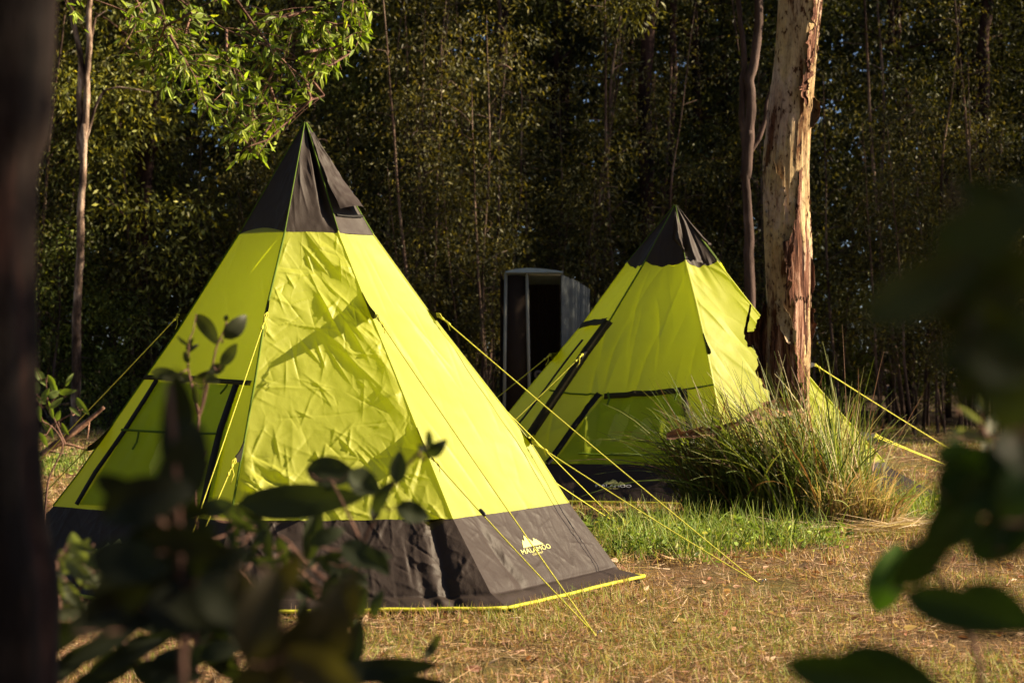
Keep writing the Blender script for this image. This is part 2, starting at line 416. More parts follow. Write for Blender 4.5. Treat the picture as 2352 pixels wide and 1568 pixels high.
def text_mesh(txt, P0, ex, ey, panel, off, size_fit=True):
    """letters laid on a panel: P0 picture point of the lower left corner, ex / ey full width and height"""
    cu = bpy.data.curves.new("letters", 'FONT'); cu.body = txt; cu.size = 1.0; cu.resolution_u = 3; cu.offset = 0.0
    ob = bpy.data.objects.new("letters_tmp", cu); COL.objects.link(ob)
    dg = bpy.context.evaluated_depsgraph_get(); me = bpy.data.meshes.new_from_object(ob.evaluated_get(dg))
    V = np.array([v.co[:] for v in me.vertices]); Fc = [list(p.vertices) for p in me.polygons]
    bpy.data.objects.remove(ob); bpy.data.curves.remove(cu); bpy.data.meshes.remove(me)
    lo, hi = V.min(0), V.max(0); ab = (V[:, :2] - lo[:2]) / (hi[:2] - lo[:2])
    return ab, Fc
def print_on(panel, items, name, mat, parent, off=0.004):
    """items: list of (ab points, faces, P0, ex, ey) in picture points, mapped on to the panel"""
    Vs, Fs, n = [], [], 0
    for ab, fc, P0, ex, ey in items:
        P0, ex, ey = map(lambda a: np.array(a, float), (P0, ex, ey))
        q = panel.inv([P0, P0 + ex, P0 + ey, P0 + ex + ey])
        a, b = ab[:, :1], ab[:, 1:]
        uv = q[0] * (1 - a) * (1 - b) + q[1] * a * (1 - b) + q[2] * (1 - a) * b + q[3] * a * b
        Vs.append(panel.P(uv[:, 0], uv[:, 1], off)); Fs += [[i + n for i in f] for f in fc]; n += len(ab)
    me = bpy.data.meshes.new(name); me.from_pydata([tuple(map(float, v)) for v in np.concatenate(Vs)], [], Fs); me.update()
    return link(name, me, mat, parent)
def poly_item(px):
    px = np.array(px, float); lo, hi = px.min(0), px.max(0)
    from mathutils.geometry import tessellate_polygon
    tri = tessellate_polygon([[Vector((p[0], p[1], 0)) for p in px]])
    ab = (px - lo) / (hi - lo)
    return ab, [list(t) for t in tri], lo, (hi[0] - lo[0], 0), (0, hi[1] - lo[1])

def rope(name, p, q, parent, r=0.0045, sag=0.012, tens=None, knot=True, waver=0.0):
    n = 28; t = np.linspace(0, 1, n)[:, None]
    P = np.asarray(p) * (1 - t) + np.asarray(q) * t; P[:, 2] -= sag * 4 * (t * (1 - t))[:, 0]
    P[:, 0] += waver * np.sin(t[:, 0] * 37); P[:, 2] += waver * np.sin(t[:, 0] * 53)
    m = MB(); m.add(*tube(P, r, 7))
    if knot:
        d = nrm(np.asarray(q) - p)
        for s in (0.0, 0.05):
            k = np.asarray(p) + d * (0.05 + s); m.add(*tube(np.array([k - d * .014, k - d * .006, k + d * .006, k + d * .014]), [r, r * 2.2, r * 2.2, r], 7))
        w = nrm(np.cross(d, [0, 1, 0])); a = np.asarray(p)
        m.add(*tube(np.array([a, a + d * .02 + w * .012, a + d * .05]), r * .8, 6)); m.add(*tube(np.array([a, a + d * .02 - w * .012, a + d * .05]), r * .8, 6))
        a = a + d * .05; m.add(*tube(np.array([a, a + d * .02 + w * .02 - np.array([0, 0, .02]), a + d * .05 + w * .012 - np.array([0, 0, .05])]), r * .7, 6))
    o = m.build(name, M['rope'], parent)
    if tens is not None:
        c = np.asarray(p) * (1 - tens) + np.asarray(q) * tens; d = nrm(np.asarray(q) - p); m2 = MB()
        m2.add(*tube(np.array([c - d * .028, c - d * .02, c + d * .02, c + d * .028]), [.006, .011, .011, .006], 8))
        m2.build("rope_tensioner", M['black_plastic'], o)
    return o
def corner_tab(seam, z0, z1, tip, parent):
    """black triangle of webbing between two heights on a seam and the rope's eye"""
    a = seam.z(np.array([z0]))[0]; b = seam.z(np.array([z1]))[0]; tip = np.asarray(tip)
    n = 8; V = []
    for i in range(n):
        s = i / (n - 1)
        for j in range(n):
            t = j / (n - 1); p = a * (1 - t) + b * t
            e = tip + (t - .5) * 0.03 * nrm(b - a)
            V.append(p * (1 - s) + e * s + np.array([0, 0, -0.012 * math.sin(math.pi * s)]))
    V = np.array(V); side = nrm(np.cross(b - a, tip - a)) * 0.003
    m = MB(); m.add(V + side, grid_faces(n, n)); m.add(V - side, grid_faces(n, n)[:, ::-1])
    return m.build("corner_tab", M['webbing'], parent)
def seam_ribbon(seam, z0, z1, w, mat, parent, out, name="seam_binding", lift=0.008, n=40):
    P = seam.z(np.linspace(z0, z1, n)); T = nrm(np.gradient(P, axis=0)); out = nrm(np.asarray(out, float))
    W = nrm(np.cross(T, out)); P = P + out * lift
    V = np.stack([P - W * w / 2 - out * lift, P - W * w / 2 * .8, P + W * w / 2 * .8, P + W * w / 2 - out * lift], 1).reshape(-1, 3)
    return link(name, make_mesh(name, V, grid_faces(4, n)), mat, parent)
def hem(corners, parent, mat, r=0.011):
    P = np.array([[c[0], c[1], 0.035] for c in corners] + [[corners[0][0], corners[0][1], 0.035]])
    m = MB()
    for a, b in zip(P[:-1], P[1:]):
        L = resample(np.array([a, b]), 26); L[1:-1, 2] += 0.008 * vnoise(np.stack([L[1:-1, 0] * 6, L[1:-1, 1] * 6, L[1:-1, 0] * 0], -1))
        m.add(*tube(L, r, 6))
    return m.build("hem_trim", mat, parent)
def floor_sheet(corners, parent):
    c = np.array(corners); ctr = c.mean(0); P = ctr + (c - ctr) * 0.985; n = len(P)
    L = np.concatenate([resample(np.stack([P[i], P[(i + 1) % n]]), 14)[:-1] for i in range(n)]); m = len(L)
    V = np.concatenate([np.c_[L, np.full(m, 0.026)], np.c_[ctr + (L - ctr) * 1.006, np.full(m, -0.03)], [[*ctr, 0.012]]])
    k = np.arange(m)
    me = make_mesh("groundsheet", V, [np.stack([k, (k + 1) % m, m + (k + 1) % m, m + k], 1), np.stack([k, (k + 1) % m, np.full(m, 2 * m)], 1)])
    return link("groundsheet", me, M['floor_sheet'], parent)

# ---- near tent -------------------------------------------------------------------------------
apexN = at(701, 278, 12.1)
c1, c2, c3, c4 = ground_at(-45, 1350)[:2], ground_at(465, 1421)[:2], ground_at(1165, 1410)[:2], ground_at(1480, 1335)[:2]
c5, c6 = np.array([-0.95, 14.1]), np.array([-3.35, 13.75])
near_corners = [c1, c2, c3, c4, c5, c6]
Z1, Z2, Z3 = 2.112, 0.489, 0.105
n1 = seam_from_px(apexN, c1, [(552, 535), (409, 760), (180, 1089), (123, 1162)])
n2 = seam_from_px(apexN, c2, [(654, 535), (610, 720), (585, 880), (528, 1200), (484, 1358)])
n3 = seam_from_px(apexN, c3, [(778, 536), (835, 680), (905, 850), (1040, 1190), (1127, 1361)])
n4 = seam_from_px(apexN, c4, [(857, 538), (985, 715), (1215, 1010), (1300, 1145), (1421, 1307)])
tz = [(0.20, 2.11), (0.39, 1.54), (0.69, 0.68), (0.77, 0.489), (0.925, 0.10)]
n5 = seam_from_t(apexN, c5, tz); n6 = seam_from_t(apexN, c6, tz)
tentN = empty("teepee_tent", (apexN[0], apexN[1], 0), "lime and charcoal teepee tent in front, the larger one, with a wrinkled side facing forward", "tent", "lime teepee tents")

near_disp = {
 'A': crumple(11, 26, 0.006, 60, 50, 0, 0, 0.010, (0.01, 0.03), (0.1, 0.4), nf=1.6),
 'B': add_disp(crumple(3, 330, 0.0115, None, 30, 230, 0.0030, 0.004, (0.003, 0.008), (0.04, 0.20), (-0.78, 0.78, 0.0, 1.90), 11),
               crumple(5, 16, 0.012, 62, 16, 0, 0, 0.010, (0.012, 0.035), (0.3, 0.7), (-0.5, 0.6, 0.1, 1.7), 2.5),
               crumple(4, 34, 0.020, 48, 14, 0, 0, 0, (0.012, 0.03), (0.12, 0.34), (0.02, 0.40, 0.0, 0.75)),
               crumple(6, 40, 0.022, 32, 14, 0, 0, 0, (0.010, 0.028), (0.12, 0.32), (-0.75, -0.25, 1.35, 1.85)),
               crumple(8, 30, 0.020, 110, 20, 0, 0, 0, (0.010, 0.028), (0.10, 0.32), (0.35, 0.75, 1.0, 1.85))),
 'C': crumple(21, 60, 0.007, 100, 16, 0, 0, 0.006, (0.008, 0.02), (0.1, 0.4), (-0.7, 0.7, 0, 2), 4),
}
N_pan = {}
for key, (a, b) in {'A': (n1, n2), 'B': (n2, n3), 'C': (n3, n4), 'D': (n4, n5), 'E': (n5, n6), 'F': (n6, n1)}.items():
    front = key in 'ABC'
    if key == 'B':
        fold = lambda u, v, S, T: -0.075 * np.sin(np.pi * np.clip(v, 0, 1) ** .6) * np.exp(-((u - 0.86) / 0.085) ** 2)
        cd = add_disp(crumple(31, 36, 0.008, 85, 12, 0, 0, 0.008, (0.006, 0.016), (0.06, 0.22), (-0.3, 0.3, 0.1, 0.75), 8), fold)
    else:
        cd = crumple(32, 24, 0.008, 85, 14, 0, 0, 0.008, (0.006, 0.016), (0.06, 0.2), (-0.3, 0.3, 0.1, 0.75), 8)
    cap = Panel(a, b, apexN[2] - 0.004, Z1, cd if front else None, 0.01)
    can = Panel(a, b, Z1, Z2, near_disp.get(key), {'A': 0.03, 'B': 0.03}.get(key, 0.02), (lambda u, v: 0.035 * np.sin(np.pi * np.clip(u, 0, 1)) * np.clip(1 - v * 3, 0, 1) ** 2) if key == 'A' else None)
    sk1 = crumple(41 + ord(key), 130, 0.009 if key == 'B' else 0.005, 70 if key == 'B' else 95, 40, 90 if key == 'B' else 40, 0.004 if key == 'B' else 0.002, 0.009 if key == 'B' else 0.004, (0.005, 0.014), (0.05, 0.25), (-0.9, 0.9, 0, 0.5), 8)
    crease = lambda u, v, S, T: -0.02 * np.exp(-np.abs(v - 0.86) / 0.03) + 0.012 * np.exp(-((v - 0.9) / 0.04) ** 2)
    gore = (lambda u, v, S, T: -0.03 * np.exp(-((u - 0.90 + 0.06 * v) / 0.03) ** 2) - 0.02 * np.exp(-((u - 0.77) / 0.025) ** 2) * v) if key == 'B' else \
           ((lambda u, v, S, T: -0.03 * np.exp(-((u - 0.17 - 0.1 * v) / 0.03) ** 2) * np.sin(np.pi * np.clip(v, 0, 1))) if key == 'C' else (lambda u, v, S, T: 0 * u))
    sk = Panel(a, b, Z2, 0.035, add_disp(sk1, crease, gore) if front else None, 0.015)
    N_pan[key] = (cap, can, sk)
    fine = {'B': (190, 300), 'A': (110, 150), 'C': (110, 240)}.get(key, (24, 40))
    link("cap_panel", cap.mesh("cap_panel", 70 if front else 16, 90 if front else 20), M['charcoal'], tentN)
    o_can = link("canopy_panel", can.mesh("canopy_panel", *fine), M['lime'], tentN)
    o_sk = link("skirt_panel", sk.mesh("skirt_panel", 200 if front else 20, 90 if front else 12), M['skirt'], tentN)
    N_pan[key + 'o'] = (o_can, o_sk)
ctrN = np.array([apexN[0], apexN[1], 0])
def outv(c): return nrm(np.array([c[0] - apexN[0], c[1] - apexN[1], 0.9]))
for s_, c_ in ((n1, c1), (n2, c2), (n3, c3), (n4, c4), (n5, c5), (n6, c6)):
    seam_ribbon(s_, Z1 + 0.01, Z2, 0.011 if s_ in (n1, n2) else 0.012, M['seam'] if s_ in (n1, n2) else M['lime'], tentN, outv(c_), lift=0.008 if s_ in (n1, n2) else 0.003)
    seam_ribbon(s_, apexN[2] - .01, Z1 + .01, 0.006, M['seam'], tentN, outv(c_), lift=0.006)
hem(near_corners, tentN, M['hem']); floor_sheet(near_corners, tentN)
# door on the shaded side
A_can, A_sk = N_pan['A'][1], N_pan['A'][2]
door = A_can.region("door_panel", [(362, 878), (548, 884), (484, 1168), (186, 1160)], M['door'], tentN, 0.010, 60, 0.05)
A_can.ribbon("door_zip", [(366, 874), (295, 988), (224, 1089), (182, 1161)], 0.036, M['webbing'], door, 0.022)
A_can.ribbon("door_zip", [(549, 882), (512, 988), (487, 1089), (470, 1172)], 0.050, M['webbing'], door, 0.022)
A_can.ribbon("door_tape", [(338, 870), (450, 872), (585, 884)], 0.028, M['tape'], tentN, 0.030)
A_can.ribbon("door_seam", [(288, 991), (383, 997), (506, 1000)], 0.012, M['seam'], door, 0.032)
A_can.ribbon("door_toggle", [(328, 997), (322, 1020), (312, 1036)], 0.012, M['seam'], door, 0.032)
A_can.ribbon("door_toggle", [(531, 886), (524, 897), (514, 908)], 0.012, M['seam'], door, 0.032)
# vent flap on the sunlit cap
capC = N_pan['C'][0]
def vent_flap():
    nu, nv = 40, 50
    a, b = np.meshgrid(np.linspace(0, 1, nu), np.linspace(0, 1, nv))
    u = 0.06 + 0.93 * a; v = 0.10 + 0.72 * b
    off = 0.012 + 0.10 * b ** 2.2 * np.sin(np.pi * np.clip(0.15 + 0.75 * a, 0, 1)) + 0.012 * fbm(np.stack([a * 5, b * 7, a * 0], -1))
    V = capC.P(u, v, off, flat=True).reshape(-1, 3)
    o = link("vent_flap", make_mesh("vent_flap", V, grid_faces(nu, nv)), M['charcoal'], tentN)
    capC.ribbon_uv("vent_zip", np.stack([np.linspace(0.1, 0.95, 20), np.full(20, 0.84)], 1), 0.016, M['webbing'], o, 0.012)
vent_flap()
# prints
tx_big, f_big = text_mesh("MALAMOO", 0, 0, 0, None, 0); tx_sub, f_sub = text_mesh("OZTENT", 0, 0, 0, None, 0)
def c8p(pts, ox, oy, k): return [((ox + x / k) / 1.7415, (oy + y / k) / 1.7415) for x, y in pts]
skC = N_pan['C'][2]
mount = c8p([(655, 635), (740, 690), (710, 490), (1020, 680), (1015, 565), (1090, 612), (1110, 605), (1330, 765), (705, 890)], 2000, 2080, 7.84)
lg = print_on(skC, [poly_item(mount), (tx_big, f_big, (1199.5, 1274), (66, -15), (-6, -10)), (tx_sub, f_sub, (1223, 1276), (24, -5), (-2, -4))], "logo", M['print_lime'], N_pan['Co'][1], 0.005)
mountA = [(258, 1263), (266, 1247), (272, 1250), (283, 1235), (288, 1247), (291, 1243), (297, 1255), (301, 1250), (306, 1268)]
mountA = [(238, 1258), (250, 1246), (258, 1252), (276, 1236), (284, 1250), (297, 1243), (306, 1269)]
print_on(A_sk, [poly_item(mountA), (tx_big, f_big, (209, 1270), (118, 14), (1, -11)), (tx_sub, f_sub, (248, 1284), (38, 4), (0, -5))], "logo", M['print_lime'], N_pan['Ao'][1], 0.005)
# tabs, ropes and pegs
peg2, peg3, pegL = ground_at(1370, 1467), ground_at(1745, 1345), ground_at(372, 1428)
def tip(px, py, Y): return at(px, py, Y)
def do_tab(seam, z0, z1, tp, stake, tens=None, parent=tentN, r=0.0034):
    corner_tab(seam, z0, z1, tp, parent); rope("guy_rope", tp, stake, parent, r, tens=tens)
do_tab(n3, 1.76, 1.615, tip(862, 722, 11.47), peg2 + [0, 0, .01])
do_tab(n3, 0.99, 0.84, tip(986, 1044, 11.10), peg2 + [0.004, 0, .012], 0.34)
do_tab(n4, 1.68, 1.60, tip(1002, 719, 12.20), peg3 + [0, 0, .01])
do_tab(n4, 0.95, 0.86, tip(1221, 1013, 12.25), peg3 + [0, 0.004, .012])
do_tab(n2, 1.72, 1.62, tip(614, 717, 11.42), pegL + [0, 0, .01])
do_tab(n2, 0.93, 0.82, tip(541, 1052, 11.05), pegL + [0.004, 0, .012])
do_tab(n1, 0.99, 0.86, tip(200, 1030, 11.98), ground_at(-60, 1290))
do_tab(n6, 1.68, 1.58, tip(412, 722, 12.6), ground_at(-40, 1190))
st5 = ground_at(1432, 1212)
do_tab(n5, 1.66, 1.58, tip(985, 760, 13.0), st5); do_tab(n5, 0.9, 0.8, tip(1180, 1040, 13.6), st5 + [.01, 0, 0])

# ---- far tent --------------------------------------------------------------------------------
apexF = at(1551, 469, 19.35)
e1, e2, e3, e4 = at(1000, 1130, 20.0)[:2], ground_at(1100, 1156)[:2], ground_at(1722, 1169)[:2], ground_at(2175, 1154)[:2]
e5, e6 = np.array([3.7, 20.9]), np.array([0.9, 21.6])
far_corners = [e1, e2, e3, e4, e5, e6]
f2 = seam_from_px(apexF, e2, [(1480, 604), (1401, 736), (1348, 807), (1273, 918), (1210, 1012), (1183, 1055)])
f3 = seam_from_px(apexF, e3, [(1574, 596), (1598, 690), (1620, 785), (1650, 940), (1688, 1069)])
f4 = seam_from_px(apexF, e4, [(1652, 605), (1727, 701), (1880, 890), (2045, 1075)])
f1 = seam_from_px(apexF, e1, [(1444, 598), (1337, 745), (1212, 893), (1090, 1045)])
Y1 = float(np.mean([s.P[1, 2] for s in (f1, f2, f3, f4)])); Y2 = 0.36
tzf = [(0.22, Y1), (0.77, Y2)]
f5 = seam_from_t(apexF, e5, tzf); f6 = seam_from_t(apexF, e6, tzf)
tentF = empty("teepee_tent", (apexF[0], apexF[1], 0), "lime teepee tent standing further back, partly behind the paperbark trunk, with torn dark top", "tent", "lime teepee tents")
F_pan = {}
streak = lambda seed, n, h: crumple(seed, n, h, 90, 9, 0, 0, 0.004, (0.012, 0.035), (0.25, 0.7), (-1.2, 1.2, 0, 2), 3)
far_disp = {'B': add_disp(streak(51, 60, 0.030), crumple(52, 22, 0.016, 150, 18, 0, 0, 0, (0.015, 0.04), (0.2, 0.6), (-1.2, 0.6, 1.3, 2.2))),
            'C': add_disp(crumple(53, 70, 0.014, 62, 14, 0, 0, 0.008, (0.01, 0.03), (0.15, 0.6), (-0.9, 0.9, 0, 2), 4)), 'A': streak(54, 20, 0.01)}
for key, (a, b) in {'A': (f1, f2), 'B': (f2, f3), 'C': (f3, f4), 'D': (f4, f5), 'E': (f5, f6), 'F': (f6, f1)}.items():
    front = key in 'ABC'
    wav = lambda u, v: 0.05 * np.sin(np.pi * np.clip(u, 0, 1)) * vnoise(np.stack([u * 7, u * 0 + 3.3, u * 0], -1)) * np.clip(1 - 4 * v, 0, 1) - 0.05 * np.sin(np.pi * np.clip(u, 0, 1)) * np.clip(1 - 4 * v, 0, 1)
    cap = Panel(a, b, apexF[2] - 0.004, Y1, crumple(61, 40, 0.012, 90, 10, 0, 0, 0.01, (0.008, 0.02), (0.1, 0.3), (-0.4, 0.4, 0.1, 0.8), 6) if front else None, 0.02,
                (lambda u, v: (0.05 * np.sin(np.pi * np.clip(u, 0, 1)) * vnoise(np.stack([u * 7, u * 0 + 3.3, u * 0], -1)) - 0.05 * np.sin(np.pi * np.clip(u, 0, 1))) * np.clip(4 * v - 3, 0, 1)) if front else None)
    can = Panel(a, b, Y1, Y2, far_disp.get(key), 0.03, wav if front else None)
    sk = Panel(a, b, Y2, 0.035, crumple(71, 40, 0.008, 90, 30, 0, 0, 0.01, (0.006, 0.02), (0.1, 0.3), (-1.2, 1.2, 0, 0.5), 6) if front else None, 0.01)
    F_pan[key] = (cap, can, sk)
    link("cap_panel", cap.mesh("cap_panel", 60 if front else 14, 60 if front else 14), M['charcoal'], tentF)
    o_can = link("canopy_panel", can.mesh("canopy_panel", 150 if front else 20, 150 if front else 30), M['lime'], tentF)
    o_sk = link("skirt_panel", sk.mesh("skirt_panel", 120 if front else 16, 40 if front else 8), M['skirt'], tentF)
    F_pan[key + 'o'] = (o_can, o_sk)
def outf(c): return nrm(np.array([c[0] - apexF[0], c[1] - apexF[1], 0.9]))
for s_, c_ in ((f1, e1), (f2, e2), (f3, e3), (f4, e4), (f5, e5), (f6, e6)):
    seam_ribbon(s_, Y1 + .01, Y2, 0.024, M['seam'] if s_ is f2 else M['lime'], tentF, outf(c_), lift=0.008 if s_ is f2 else 0.003); seam_ribbon(s_, apexF[2] - .01, Y1 + .01, 0.008, M['seam'], tentF, outf(c_), lift=0.006)
hem(far_corners, tentF, M['hem']); floor_sheet(far_corners, tentF)
B_can, B_sk = F_pan['B'][1], F_pan['B'][2]; A2_can = F_pan['A'][1]
# the rolled-up cover hanging down the left seam, the two doors
seam_ribbon(f2, 1.66, 0.62, 0.085, M['tape'], tentF, outf(e2) + np.array([0.3, -0.5, 0]), "door_tape", 0.035)
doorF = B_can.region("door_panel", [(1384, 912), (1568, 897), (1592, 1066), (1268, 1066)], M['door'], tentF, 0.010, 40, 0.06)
B_can.ribbon("door_zip", [(1377, 905), (1318, 985), (1258, 1066)], 0.055, M['webbing'], doorF, 0.025)
B_can.ribbon("door_zip", [(1571, 896), (1582, 968), (1600, 1066)], 0.06, M['webbing'], doorF, 0.025)
B_can.ribbon("door_tape", [(1388, 912), (1480, 908), (1566, 898)], 0.055, M['tape'], tentF, 0.034)
B_can.ribbon("door_seam", [(1262, 897), (1310, 905), (1384, 908)], 0.016, M['seam'], tentF, 0.014)
B_can.ribbon("door_seam", [(1566, 896), (1610, 890), (1640, 884)], 0.016, M['seam'], tentF, 0.014)
B_can.ribbon("door_seam", [(1330, 1045), (1450, 1048), (1580, 1044)], 0.014, M['seam'], doorF, 0.03)
for px in ((1398, 905), (1553, 893)):
    B_can.ribbon("door_toggle", [px, (px[0] + 3, px[1] + 16), (px[0] - 2, px[1] + 30)], 0.018, M['seam'], doorF, 0.05)
A2_can.ribbon("door_tape", [(1339, 753), (1368, 745), (1398, 742)], 0.07, M['tape'], tentF, 0.04)
A2_can.ribbon("door_zip", [(1345, 785), (1288, 858), (1240, 925), (1180, 1000)], 0.05, M['webbing'], tentF, 0.04)
mountF = c8p([(490, 710), (640, 600), (675, 640), (815, 550), (845, 575), (870, 565), (980, 675), (1055, 620), (1090, 650), (1110, 645), (1190, 720)], 2350, 1850, 7.84)
print_on(B_sk, [poly_item(mountF), (tx_sub, f_sub, (1399.5, 1125.5), (23.5, 0), (0, -3))], "logo", M['print_lime'], F_pan['Bo'][1], 0.02)
print_on(B_sk, [(tx_big, f_big, (1369, 1120.5), (82, 1), (0, -6.5))], "logo", M['print_grey'], F_pan['Bo'][1], 0.02)
# torn strips of the dark top
def torn_strip(px_left, px_right, Y, seed, name="torn_flap"):
    n = 30; L = resample(np.array(px_left, float), n); Rr = resample(np.array(px_right, float), n); nu = 10; r = np.random.RandomState(seed); V = []
    for i in range(n):
        for j in range(nu):
            s = j / (nu - 1); p = L[i] * (1 - s) + Rr[i] * s
            if i > n - 6: p = p + r.normal(0, 1.6, 2) * (i - n + 6) / 5
            V.append(at(p[0], p[1], Y - 0.10 * (i / n) * math.sin(math.pi * s) - 0.05 * math.sin(s * 9 + i * .15) * i / n))
    return link(name, make_mesh(name, np.array(V), grid_faces(nu, n)), M['charcoal'], tentF)
def q5(pts): return [((2400 + x / 2.613) / 1.7415, (780 + y / 2.613) / 1.7415) for x, y in pts]
torn_strip(q5([(783, 170), (755, 260), (765, 380), (755, 465), (820, 520), (880, 575)]), q5([(790, 175), (830, 300), (850, 400), (868, 470), (878, 540), (884, 590)]), 18.98, 3)
torn_strip(q5([(790, 100), (850, 350), (880, 560), (905, 670)]), q5([(800, 110), (900, 280), (1010, 540), (1130, 725)]), 18.90, 4)
torn_strip(q5([(800, 105), (930, 300), (1040, 440), (1150, 540)]), q5([(808, 108), (960, 300), (1080, 430), (1170, 510)]), 19.08, 5)
do_tab(f2, 1.42, 1.28, tip(1340, 812, 18.68), ground_at(975, 1158) , None, tentF, 0.0045)
do_tab(f2, 0.74, 0.60, tip(1218, 1003, 18.42), ground_at(980, 1158), None, tentF, 0.0045)
do_tab(f1, 1.40, 1.28, tip(1267, 812, 19.4), ground_at(885, 1112), None, tentF, 0.0045)
corner_tab(f3, 1.56, 1.36, tip(1632, 806, 18.5), tentF)
stF = ground_at(2275, 1105)
do_tab(f4, 1.34, 1.22, tip(1870, 836, 19.1), ground_at(2290, 1096), None, tentF, 0.005)
do_tab(f4, 0.66, 0.56, tip(2009, 997, 19.3), stF, None, tentF, 0.005); rope("guy_rope", tip(2006, 1001, 19.25), stF + [0.03, 0, 0], tentF, 0.005)

def peg(p, label, lean):
    e = empty("tent_peg", p, label, "tent peg", "tent pegs"); m = MB()
    a = np.asarray(p); d = nrm(np.array(lean)); m.add(*tube(np.array([a - d * .12, a + d * .03, a + d * .045]), [.003, .004, .004], 6))
    h = a + d * .045; m.add(*tube(np.array([h, h + [0.012, 0, .004], h + [.018, 0, -.008]]), .0035, 6)); m.build("shaft", M['peg'], e)
peg(peg2, "steel tent peg in dry grass at the foot of the two nearest yellow ropes", (0.2, -0.3, 1))
peg(peg3, "steel tent peg in dry grass right of the front tent, below the tussock", (0.5, -0.1, 1))

# ------------------------------------------------------------------ bush toilet cubicle
def cubicle():
    Yc = 30.0; k = Yc / F; zb = 0.0
    e = empty("toilet_cubicle", (*at(1225, 1012, Yc)[:2], 0), "narrow corrugated metal toilet cubicle with dark open front, between the two tents", "toilet cubicle")
    X = lambda px: (px - CX) * k
    zt = CAMZ - (627 - CY) * k
    xl, xm, xr, xb = X(1160), X(1213), X(1289), X(1350); D = 0.8
    def post(px_top, px_bot, y, r=0.026):
        m = MB(); m.add(*tube(np.array([[X(px_bot), y, zb], [X(px_top), y, zt]]), r, 8)); m.build("post", M['post_paint'], e)
    post(1162, 1157, Yc, 0.024); post(1210, 1218, Yc - .02, 0.024)
    # corrugated right side: from the front post to the back, seen very obliquely
    def corr(p, q, z0, z1a, z1b, n, amp, name, mat, frq=0.9):
        p, q = np.array(p), np.array(q); t = np.linspace(0, 1, n); d = q - p; nn = np.array([-d[1], d[0]]) / np.linalg.norm(d)
        B = p + t[:, None] * d + nn * (amp * np.sin(t * n * frq))[:, None]
        zt_ = z1a + (z1b - z1a) * t
        V = np.concatenate([np.c_[B, np.full(n, z0)], np.c_[B, zt_]]); B2 = B - nn * 0.004
        V2 = np.concatenate([np.c_[B2, np.full(n, z0)], np.c_[B2, zt_]])
        m = MB(); m.add(V, grid_faces(n, 2)); m.add(V2, grid_faces(n, 2)[:, ::-1]); return m.build(name, mat, e)
    corr((xr, Yc), (X(1306), Yc + .25), zb, zt - .02, zt - .06, 40, 0.012, "side_wall", M['zinc'])
    corr((X(1307), Yc + .26), (X(1350) * 1.04, Yc + 1.5), zb, zt - .06, zt - .20, 90, 0.055, "side_wall", M['zinc'], 0.5)
    corr((X(1150), Yc + .02), (X(1156) * 1.04, Yc + D), zb, zt, zt - .1, 90, 0.012, "side_wall", M['cubicle_inner'])
    corr((xl, Yc + D), (xr, Yc + D), zb, zt, zt, 90, 0.012, "back_wall", M['cubicle_inner'])
    m = MB(); m.add(*box((X(1163), Yc + .01, zb + .1), (X(1208), Yc + .04, zt - .04))); m.build("front_panel", M['cubicle_inner'], e)
    m = MB(); m.add(*tube(np.array([[X(1209), Yc + .015, zt - .02], [X(1289), Yc + .015, zt - .02]]), .02, 6)); m.build("lintel", M['post_paint'], e)
    # thin arched roof
    n = 30; t = np.linspace(0, 1, n); xs = X(1161) + (X(1293) - X(1161)) * t
    zs = zt + 0.02 + 0.05 * np.sin(np.pi * t ** 0.8)
    m = MB()
    top = np.concatenate([np.c_[xs, np.full(n, Yc - .12), zs], np.c_[xs, np.full(n, Yc + D), zs - .12]])
    bot = top - np.array([0, 0, 0.0]); bot[:n, 2] = zt + 0.005 - 0.0 * t; bot[n:, 2] = zt - .15
    m.add(top, grid_faces(n, 2)); m.add(bot, grid_faces(n, 2)[:, ::-1])
    m.add(np.concatenate([top[:n], bot[:n]]), grid_faces(n, 2)); m.add(np.concatenate([top[n:], bot[n:]]), grid_faces(n, 2)); m.build("roof", M['roof_sheet'], e)
    r = empty("toilet_roll", (X(1238), Yc + .55, 0.9), "grey toilet roll hanging inside the dark cubicle", "toilet roll")
    a = np.linspace(0, 2 * np.pi, 20); m = MB(); c = np.array([X(1238), Yc + .55, 0.97])
    m.add(*tube(c + np.stack([.05 * np.cos(a), 0 * a, .05 * np.sin(a)], 1), .022, 8, False)); m.build("paper", M['paper'], r)
    m = MB(); m.add(*box(c + [-.045, .01, -.2], c + [.02, .014, -.03])); m.build("loose_sheet", M['paper'], r)
    m = MB(); m.add(*tube(np.array([c + [-.07, 0, 0], c + [.07, 0, 0], c + [.07, .55, 0]]), .008, 6)); m.build("holder", M['post_paint'], r)
cubicle()

# ------------------------------------------------------------------ foliage
def leaf_cloud(P, D, L, Wd, col, rng, fold=0.25, quads=2):
    """leaves as folded lances: P base points, D directions, L lengths"""
    n = len(P); D = nrm(D); rnd = rng.normal(size=(n, 3)); S = nrm(np.cross(D, rnd)); Nn = np.cross(S, D)
    L = L[:, None]; W = Wd[:, None] / 2
    if quads == 1:
        V = np.stack([P, P + D * L * .45 + S * W, P + D * L, P + D * L * .45 - S * W], 1).reshape(-1, 3)
        Fq = np.arange(n * 4).reshape(n, 4); C = np.repeat(col, 4, 0); return V, Fq, C
    up = Nn * W * fold
    V = np.stack([P, P + D * L * .28 + S * W + up, P + D * L * .68 + S * W * .75 + up, P + D * L - Nn * L * .06, P + D * L * .68 - S * W * .75 + up, P + D * L * .28 - S * W + up], 1).reshape(-1, 3)
    b = np.arange(n)[:, None] * 6
    Fq = np.concatenate([b + np.array([[0, 1, 2, 3]]), b + np.array([[0, 3, 4, 5]])]); C = np.repeat(col, 6, 0)
    return V, Fq, C
